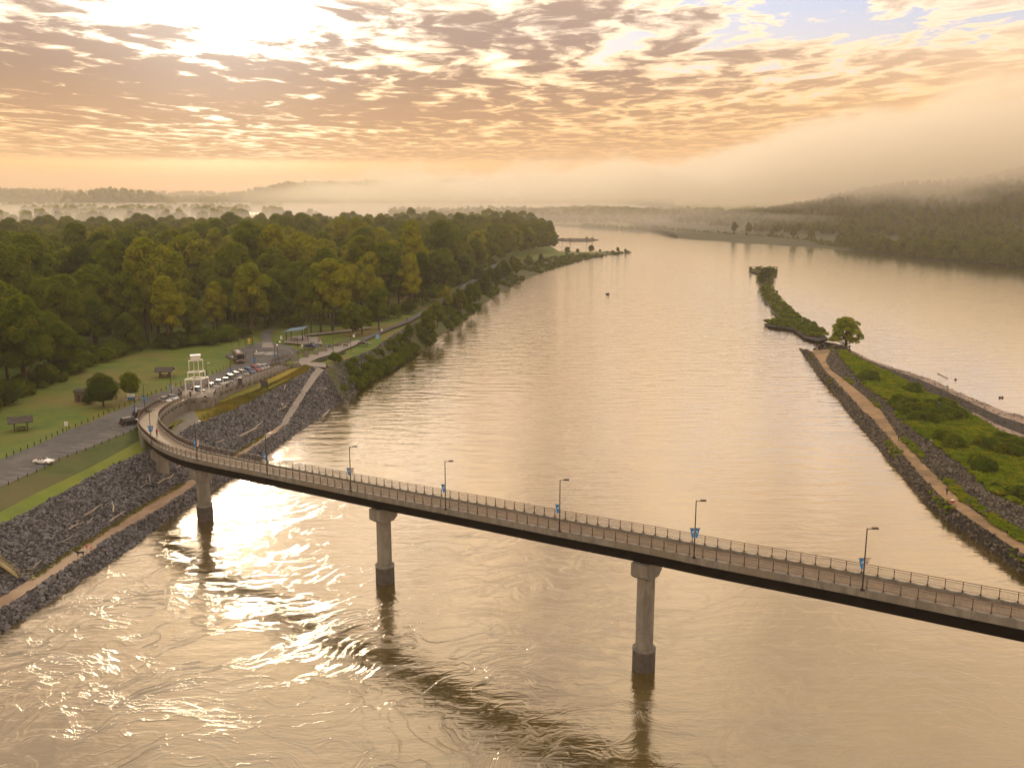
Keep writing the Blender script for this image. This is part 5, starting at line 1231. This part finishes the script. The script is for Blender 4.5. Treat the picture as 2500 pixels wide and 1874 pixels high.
drift([(108,1318),(122,1311),(135,1308)],4.2,.15,'grey branch low on the near rock slope')
drift([(146,1325),(165,1318),(180,1305)],3.8,.10,'thin dark branch just above the path')
drift([(80,1389),(92,1378),(101,1370)],3.4,.14,'pale crooked branch by the foot of the metal stairs')
drift([(342,1192),(350,1188),(360,1182)],4.6,.12,'thin pale branch behind the first shore pier')
drift([(364,1175),(364,1166),(364,1159)],5.,.12,'short upright pale stick beside the first shore pier')
drift([(716,968),(718,960),(717,949)],5.2,.22,'pale curved branch near the walkway bend')
drift([(693,952),(696,946),(697,941)],7.4,.20,'short yellowish upright log stub at the grass edge')
drift([(684,980),(688,990),(697,998)],4.6,.32,'thick fallen limb with bleached twigs by the walkway',[(1,10,-8),(2,3,-16),(2,-22,6)])
drift([(788,1020),(797,1010),(806,1001)],.6,.35,'thick log lying at the waterline beside the rock bank')
drift([(788,952),(796,951),(801,950)],5.5,.15,'small white branch on the rocks right of the walkway',[(1,-2,-8)])
drift([(916,866),(921,860),(929,859)],5.5,.20,'crooked white branch high on the wooded bank')
drift([(783,965),(791,961)],5.,.12,'tiny pale stick on the rocks below the white branch')
drift([(2270,1076),(2277,1080)],4.6,.2,'white plank on the rocks beside the green weeds of the jetty')
drift([(2289,912),(2301,918),(2313,923)],-.05,.16,'dark forked branch sticking out of the calm water beside the jetty',[(2,-25,4)])
for k, (u, v) in enumerate([(2333,927),(2441,971),(2447,971),(1735,594)]):
    q = P(u, v, 0); b = MB(); b.ellip((0, 0, .1), (.45, .35, .35), 8, 5); b.tube([(0, 0, .3), (0, 0, .8)], [.08, .05], 5); o = b.build('floating_stub', M['dark_wood']); o.location = q
    tag(o, ['small dark stub in the calm water right of the forked branch', 'left one of two dark stubs close together in the calm water', 'right one of two dark stubs close together in the calm water', 'small dark buoy far up the river'][k], 'stub' if k < 3 else 'buoy')

# ------------------------------------------------------------------ metal stairs at the lower left
st0, st1 = P(54, 1411, 2.3), P(-28, 1352, 7.2); dd = (st1 - st0); dh = Vector((dd.x, dd.y, 0)).normalized(); nn = Vector((-dh.y, dh.x, 0))
S = empty('metal_stairs', st0, 0, 'ochre metal stairs with pipe handrails coming down the rocks to the path', 'stairs')
ns = 18
for k in range(ns):
    q = st0.lerp(st1, (k + .5) / ns); b = MB(); b.box((q.x, q.y, q.z), (.34, 1.7, .05), math.atan2(dh.y, dh.x)); b.build('tread', M['stair_yellow'], S, world=True)
for s in (-1, 1):
    b = MB(); o_ = nn * .92 * s; b.tube([st0 + o_ - Vector((0, 0, .1)), st1 + o_ - Vector((0, 0, .1))], .13, 4); b.build('stringer', M['stair_yellow'], S, world=True)
    b = MB(); up1 = Vector((0, 0, 1.0)); b.tube([st0 + o_ - dh * 1.6 + up1 * .95, st0 + o_ + up1, st1 + o_ + up1, st1 + o_ + dh * 2 + up1], .045, 5); b.tube([st0 + o_ - dh * 1.6 + up1 * .5, st0 + o_ + up1 * .55, st1 + o_ + up1 * .55], .035, 5); b.build('handrail', M['stair_yellow'], S, world=True)
    for t in (-.12, 0, .3, .62, .95):
        q = st0 + dd * max(0, t) - dh * (1.4 if t < 0 else 0) + o_; b = MB(); b.tube([q, q + up1], .04, 5); b.build('rail_stanchion', M['stair_yellow'], S, world=True)
b = MB(); q = st0 - dh * .9; b.box((q.x, q.y, q.z - .05), (1.6, 2.0, .08), math.atan2(dh.y, dh.x)); b.build('landing', M['stair_yellow'], S, world=True)

# ------------------------------------------------------------------ monument and things on the jetty
mq = P(2291, 1018, 3.); S = empty('monument_slab', mq, .2, 'dark upright slab with two small openings standing among the weeds of the jetty', 'slab'); h = px_height(mq, 983)
for s, w in ((-1, .22), (1, .22)): b = MB(); b.box((s * .32, 0, h / 2), (w, .35, h)); b.build('side_post', M['sign_dark'], S)
for z, t in ((h * .30, h * .6), (h * .68, .25), (h - .2, .4)): b = MB(); b.box((0, 0, z), (.42, .3, t if z != h * .30 else h * .6)); b.build('cross_slab', M['sign_dark'], S)
cq = P(2325, 1226, 2.85); S = empty('cool_box', cq, .4, 'white and red cool box on the dirt track below the walker', 'cool box')
b = MB(); b.box((0, 0, .22), (.75, .45, .44)); b.build('box', M['lens_red'], S); b = MB(); b.box((0, 0, .49), (.78, .48, .1)); b.build('lid', M['white_steel'], S)

# ------------------------------------------------------------------ people (one skinned body each)
def person(q, rz, top, legs, pose, lab, sc=1., parent=None, name='person'):
    J = {'pelvis': (0, 0, .95), 'waist': (0, .01, 1.12), 'chest': (0, .02, 1.38), 'neck': (0, .02, 1.52), 'head0': (0, .0, 1.62), 'head1': (0, 0, 1.76)}
    if pose == 'walk': ll = [(-.1, -.05, .52), (-.1, .22, .07), (-.1, .06, .05)]; lr = [(.1, -.12, .52), (.1, -.28, .06), (.1, -.42, .05)]; al = [(-.2, .02, 1.44), (-.25, -.1, 1.17), (-.22, -.30, .98)]; ar = [(.2, .02, 1.44), (.25, .12, 1.17), (.22, .08, .9)]
    elif pose == 'ride': J.update({'pelvis': (0, .28, 1.0), 'waist': (0, .16, 1.14), 'chest': (0, -.04, 1.34), 'neck': (0, -.16, 1.45), 'head0': (0, -.24, 1.52), 'head1': (0, -.30, 1.66)}); ll = [(-.1, -.12, .72), (-.12, .06, .33), (-.12, -.08, .28)]; lr = [(.1, -.02, .60), (.12, .1, .20), (.12, -.04, .14)]; al = [(-.18, -.1, 1.36), (-.22, -.3, 1.14), (-.2, -.5, 1.04)]; ar = [(.18, -.1, 1.36), (.22, -.3, 1.14), (.2, -.5, 1.04)]
    elif pose == 'sit': J = {k: (a, b_, c - .5) for k, (a, b_, c) in J.items()}; ll = [(-.12, -.42, .48), (-.12, -.45, .06), (-.12, -.58, .04)]; lr = [(.12, -.42, .48), (.12, -.45, .06), (.12, -.58, .04)]; al = [(-.2, 0, .94), (-.26, -.15, .70), (-.15, -.38, .62)]; ar = [(.2, 0, .94), (.26, -.15, .70), (.15, -.38, .62)]
    else: ll = [(-.1, -.02, .52), (-.11, .02, .07), (-.12, -.13, .04)]; lr = [(.1, -.02, .52), (.11, .02, .07), (.12, -.13, .04)]; al = [(-.2, .02, 1.44), (-.27, 0, 1.16), (-.22, -.12, .92)]; ar = [(.2, .02, 1.44), (.27, -.02, 1.16), (.2, -.28, 1.08)]
    V = [J['pelvis'], J['waist'], J['chest'], J['neck'], J['head0'], J['head1']]; E = [(0, 1), (1, 2), (2, 3), (3, 4), (4, 5)]; Rr = [.15, .13, .165, .055, .085, .09]
    def chain(root, pts, rad):
        prev = root
        for p_, r_ in zip(pts, rad): V.append(p_); Rr.append(r_); E.append((prev, len(V) - 1)); prev = len(V) - 1
    hz = V[0][2]; chain(0, [(-.1, V[0][1], hz - .06)] + ll, (.10, .07, .05, .04)); chain(0, [(.1, V[0][1], hz - .06)] + lr, (.10, .07, .05, .04)); chain(2, al, (.065, .048, .035)); chain(2, ar, (.065, .048, .035))
    me = bpy.data.meshes.new('body'); me.from_pydata(V, E, []); o = link(name, me, parent, q, (0, 0, rz), sc)
    md = o.modifiers.new('skin', 'SKIN'); sv = me.skin_vertices[0].data
    for i, r_ in enumerate(Rr): sv[i].radius = (r_, r_)
    sv[0].use_root = True; o.modifiers.new('sub', 'SUBSURF').levels = 1
    hc = V[2][2]
    def fn(t, b):
        z = t.sep(obn(t))[2]; c = t.mix(t.math('GREATER_THAN', z, V[3][2] - .03), top, (.34, .20, .13)); c = t.mix(t.math('LESS_THAN', z, V[0][2] - .02), c, legs); t.put(b.inputs['Base Color'], c)
    me.materials.append(mat('clothes_and_skin', None, .8, fn))
    S = MB(); hd = Vector(V[5]); S.ellip((hd.x, hd.y + .02, hd.z + .03), (.10, .115, .09), 8, 5); S.build('hair', M['dark_wood'], o)
    return tag(o, lab, 'person')
def bicycle(q, rz, col, lab):
    S = empty('bicycle', q, rz, lab, 'bicycle'); fm = paint(col)
    for y in (-.52, .52):
        b = MB(); pts = [(0, y + .34 * math.cos(a), .34 + .34 * math.sin(a)) for a in np.linspace(0, 2 * math.pi, 17)]; b.tube(pts, .022, 5, False); w = b.build('wheel', M['tyre'], S)
        b = MB()
        for a in np.linspace(0, math.pi, 5)[:-1]: b.tube([(0, y + .33 * math.cos(a), .34 + .33 * math.sin(a)), (0, y - .33 * math.cos(a), .34 - .33 * math.sin(a))], .006, 3)
        b.build('spokes', M['rim'], w)
    b = MB()
    for a, c in (((0, .52, .34), (0, .12, .30)), ((0, .12, .30), (0, .22, .86)), ((0, .20, .80), (0, -.32, .82)), ((0, .12, .30), (0, -.34, .74)), ((0, .52, .34), (0, .20, .78)), ((0, -.30, .90), (0, -.52, .34))): b.tube([a, c], .02, 5)
    b.build('frame', fm, S)
    b = MB(); b.tube([(-.24, -.36, .98), (0, -.30, .95), (.24, -.36, .98)], .016, 5); b.build('handlebar', M['lamp_metal'], S)
    b = MB(); b.box((0, .23, .90), (.13, .26, .05)); b.build('saddle', M['tyre'], S)
def ground_dir(u0, v0, u1, v1, z): return P(u1, v1, z) - P(u0, v0, z)
i = min(range(NP_), key=lambda k: (CL[k] - Vector((-76.3, 189., 11.))).length)
q = CL[i] + Vector((0, 0, -.02)); d, n = frame(i); rz = math.atan2(-d.y, -d.x) + R(90)
bicycle(q, rz, (.4, .02, .02), 'bicycle ridden by the person in red on the bridge curve'); person(q, rz, (.50, .03, .03), (.03, .03, .035), 'ride', 'person in red jersey riding a bicycle round the curve of the bridge')
q = P(213, 1349, 2.2); bicycle(q + Vector((.7, .3, 0)), .9, (.45, .03, .03), 'red bicycle standing on the sandy path beside the dog'); person(q, 2.2, (.50, .02, .02), (.42, .38, .36), 'stand', 'person in red top beside the bicycle on the sandy path')
# dog
q = P(197, 1357, 2.2); b = MB()
V = [(0, 0, .58), (.32, 0, .60), (.52, 0, .74), (.68, 0, .84), (.86, 0, .80), (-.34, 0, .58), (-.52, 0, .62), (-.74, 0, .50)]; E = [(0, 1), (1, 2), (2, 3), (3, 4), (0, 5), (5, 6), (6, 7)]; Rr = [.15, .18, .12, .11, .05, .16, .06, .03]
for s in (-1, 1):
    k = len(V); V += [(.34, s * .10, .38), (.33, s * .11, .18), (.36, s * .11, .03)]; E += [(1, k), (k, k + 1), (k + 1, k + 2)]; Rr += [.07, .04, .04]
    k = len(V); V += [(-.30, s * .11, .40), (-.42, s * .11, .22), (-.38, s * .11, .03)]; E += [(5, k), (k, k + 1), (k + 1, k + 2)]; Rr += [.09, .045, .04]
me = bpy.data.meshes.new('dog'); me.from_pydata(V, E, []); o = link('dog', me, None, q, (0, 0, R(200)), 1.15); md = o.modifiers.new('skin', 'SKIN')
for j, r_ in enumerate(Rr): me.skin_vertices[0].data[j].radius = (r_, r_)
me.skin_vertices[0].data[0].use_root = True; o.modifiers.new('sub', 'SUBSURF').levels = 1; me.materials.append(mat('black_fur', (.012, .011, .011), .9)); tag(o, 'large black dog standing on the sandy path near the person in red', 'dog')
for s in (-1, 1): b = MB(); b.ellip((.66, s * .08, .93), (.03, .02, .06), 6, 4); b.build('ear', bpy.data.materials['black_fur'], o)
person(P(259, 1362, .7), 2., (.02, .02, .025), (.02, .02, .025), 'stand', 'person in dark clothes among the rocks at the water edge, lower left')
person(P(2311, 1208, 2.85), 2.5, (.035, .035, .03), (.05, .045, .04), 'walk', 'person in dark clothes walking on the dirt track of the jetty')
person(P(2193, 1076, 2.8), .5, (.04, .035, .04), (.10, .08, .07), 'stand', 'person in dark clothes further up the dirt track beside the rocks', .95)
person(P(743, 857, 9.05), 0, (.05, .05, .06), (.03, .03, .03), 'stand', 'person in black standing beside the cyclist near the pickup')
q = P(735, 857, 9.05); bicycle(q, 1.2, (.05, .05, .06), 'dark bicycle of the white-shirted cyclist by the roundabout'); person(q, 1.2, (.70, .70, .70), (.05, .05, .06), 'ride', 'cyclist in white shirt stopped beside the roundabout')
for k, (u, v, c, lab) in enumerate([(802.5,851,(.05,.10,.25),'leftmost walker of the group on the promenade, dark blue top'),(806,851.5,(.03,.03,.05),'second walker of the promenade group, black top'),(809,851,(.10,.16,.30),'third walker of the promenade group, blue top'),(812.5,851.5,(.25,.32,.42),'rightmost walker of the promenade group, pale blue top')]): person(P(u, v, 9.05), k, c, (.04, .05, .08), 'walk', lab)
person(P(780, 834, 9.3), 1., (.30, .08, .07), (.05, .05, .06), 'stand', 'person in reddish top on the right end of the pavilion slab')
person(P(994, 783, 9.05), 0, (.03, .03, .03), (.03, .03, .03), 'walk', 'lone dark walker far along the riverside road')
# bench-like seats on the promenade
for (u, v, lab) in [(844,847,'dark bench between the last concrete fins'),(819,847,'dark bench behind the walking group')]:
    q = P(u, v, 9.05); S = empty('bench', q, .3, lab, 'bench'); b = MB(); b.box((0, 0, .45), (1.8, .5, .07)); b.build('seat', M['dark_wood'], S); b = MB(); b.box((0, .25, .75), (1.8, .06, .4)); b.build('backrest', M['dark_wood'], S)
    for s in (-1, 1): b = MB(); b.box((s * .75, 0, .21), (.08, .45, .42)); b.build('leg', M['lamp_metal'], S)
# boat
q = P(1483, 719, 0.); S = empty('fishing_boat', q, .2, 'small dark fishing boat seen end-on in mid river', 'boat')
b = MB(); rows = []
for y, w, z0 in ((-2.4, .75, .0), (-1.5, .9, -.12), (0, .95, -.15), (1.6, .75, -.1), (2.5, .12, .15)): rows.append([(-w, y, .55), (-w * .75, y, z0), (w * .75, y, z0), (w, y, .55), (w * .85, y, .50), (w * .6, y, .1), (-w * .6, y, .1), (-w * .85, y, .50)])
b.loft(rows, closed=True, caps=True); b.build('hull', M['steel_dark'], S)
b = MB(); b.box((0, -.8, .42), (1.4, .3, .06)); b.build('thwart', M['dark_wood'], S); b = MB(); b.box((0, -2.55, .55), (.35, .35, .75), 0, .8); b.build('outboard_motor', M['lamp_metal'], S)
person(q + Vector((-.5, -.9, .10)), 0, (.04, .03, .03), (.03, .03, .03), 'sit', 'left person sitting in the small fishing boat'); person(q + Vector((.55, -.3, .15)), 0, (.10, .03, .03), (.03, .03, .03), 'sit', 'right person sitting in the small fishing boat', 1.1)
b = MB(); b.tube([(-.5, -1.2, .7), (-1.9, -2.0, 2.2)], .025, 4); o = b.build('fishing_rod', M['lamp_metal']); o.location = q; tag(o, 'thin fishing rod sticking out left of the small boat', 'fishing rod')
# far skyline: block and masts
def sky_thing(u, v0, v1, D, w, name, lab, cat):
    x = (u - 1250) / FPX * D; z0 = CAM_H + math.tan(math.atan((937 - v0) / FPX) - PITCH) * D; z1 = CAM_H + math.tan(math.atan((937 - v1) / FPX) - PITCH) * D
    S = empty(name, (x, D, z0 - 20), 0, lab, cat); H_ = z1 - z0 + 20
    if name == 'tower_block':
        b = MB(); b.box((0, 0, H_ / 2), (w, w * .8, H_)); b.build('wall', M['concrete_dark'], S); b = MB(); b.box((0, 0, H_ + 3), (w * .5, w * .4, 6)); b.build('roof_plant', M['concrete_dark'], S)
    else:
        b = MB(); b.tube([(0, 0, 0), (0, 0, H_)], [w, w * .4], 4); b.build('mast', M['lamp_metal'], S); b = MB(); b.box((0, 0, H_ * .8), (w * 5, w, w)); b.build('cross_arm', M['lamp_metal'], S)
sky_thing(110, 470, 462, 9400, 36, 'tower_block', 'dark tower block on the skyline at the far left', 'building')
sky_thing(530, 474, 463, 9400, 5, 'radio_mast', 'thin mast on the low skyline left of the hill', 'mast')
sky_thing(905, 457, 436, 5600, 1.6, 'radio_mast', 'tall thin mast on top of the wooded hill in the distance', 'mast')
for k, u in enumerate((1820, 1828, 1892, 1905)):
    sky_thing(u, 560, 533, 1500, .35, 'power_pole', ['leftmost pale pole in the misty meadow', 'second pale pole in the misty meadow', 'third pale pole, above the single round tree', 'rightmost pale pole in the misty meadow'][k], 'pole')
for k, (u, v, w) in enumerate([(1775,562,14),(1788,562,8),(1815,563,7)]):
    q = P(u, v, 3.); S = empty('farm_shed', q, .1, ['long low shed in the far meadow, left one', 'small low shed just right of the long one in the far meadow', 'smallest shed in the far meadow, nearest the tree group'][k], 'shed'); ww = w * q.length / FPX
    b = MB(); b.box((0, 0, 1.2), (ww, 5, 2.4)); b.build('wall', M['brick'], S); b = MB(); b.prism([(0, 0), (1, 0)], 0, 0) if False else b.add([(-ww / 2 - .4, -2.9, 2.4), (ww / 2 + .4, -2.9, 2.4), (ww / 2 + .4, 2.9, 2.4), (-ww / 2 - .4, 2.9, 2.4), (-ww / 2, 0, 4.), (ww / 2, 0, 4.)], [(0, 1, 5, 4), (2, 3, 4, 5), (0, 4, 3), (1, 2, 5), (3, 2, 1, 0)]); b.build('roof', M['shingle'], S)
# haze, fog
def volmat(name, dens, col, aniso, fn=None):
    m = bpy.data.materials.new(name); m.use_nodes = True; t = NT(m.node_tree); t.n.clear()
    out = t.node('ShaderNodeOutputMaterial'); v = t.node('ShaderNodeVolumePrincipled')
    v.inputs['Color'].default_value = col + (1,); v.inputs['Density'].default_value = dens; v.inputs['Anisotropy'].default_value = aniso
    t.l.new(v.outputs[0], out.inputs['Volume'])
    if fn: fn(t, v)
    return m
b = MB(); b.box((0, 6000, 169), (27000, 16400, 340))
haze = tag(b.build('haze', volmat('haze_air', .00012, (1., .91, .82), .12)), kind='stuff')
b = MB(); b.box((-2100, 3100, 14), (5200, 3400, 36))
mist = tag(b.build('ground_mist', volmat('mist_air', .0009, (.97, .91, .88), .2)), kind='stuff')
def fogfn(t, v):
    p = posn(t); x, y, z = t.sep(p)
    n = t.noise(t.vmath('MULTIPLY', p, (1, .6, 1.6)), .0060, 5, .58)
    xr = t.math('DIVIDE', t.math('ADD', x, 800.), 4000.)
    top = t.ramp(xr, [(0., .28), (.15, .34), (.24, .40), (.31, .44), (.333, .60), (.35, .70), (.375, .68), (.405, .84), (.44, .80), (.5, .88), (1., .88)])
    topz = t.math('MULTIPLY', top, 300.)
    nn = t.math('MULTIPLY', t.math('SUBTRACT', n, .5), 220.)
    a = t.smooth(t.math('SUBTRACT', t.math('ADD', topz, nn), z), -4., 20.)
    lo = t.ramp(xr, [(0., .10), (.3, .12), (.36, .19), (.45, .30), (1., .38)]); lo = t.math('MULTIPLY', lo, 300.)
    c = t.smooth(t.math('SUBTRACT', t.math('ADD', z, nn), lo), -25., 30.)
    ends = t.math('MULTIPLY', t.math('MULTIPLY', t.smooth(x, -800., 0.), t.smooth(z, 22., 75.)), t.math('MULTIPLY', t.smooth(t.math('ADD', y, t.math('MULTIPLY', t.smooth(x, 300., 900.), 450.)), 1650., 1950.), t.smooth(y, 2900., 2600.)))
    t.put(v.inputs['Density'], t.math('MULTIPLY', t.math('MULTIPLY', t.math('MULTIPLY', a, c), ends), .0066))
b = MB(); b.box((1200, 2200, 170), (4000, 2200, 330))
fog = tag(b.build('fog_bank', volmat('fog_bank_air', .004, (1., .95, .86), .35, fogfn)), kind='stuff')
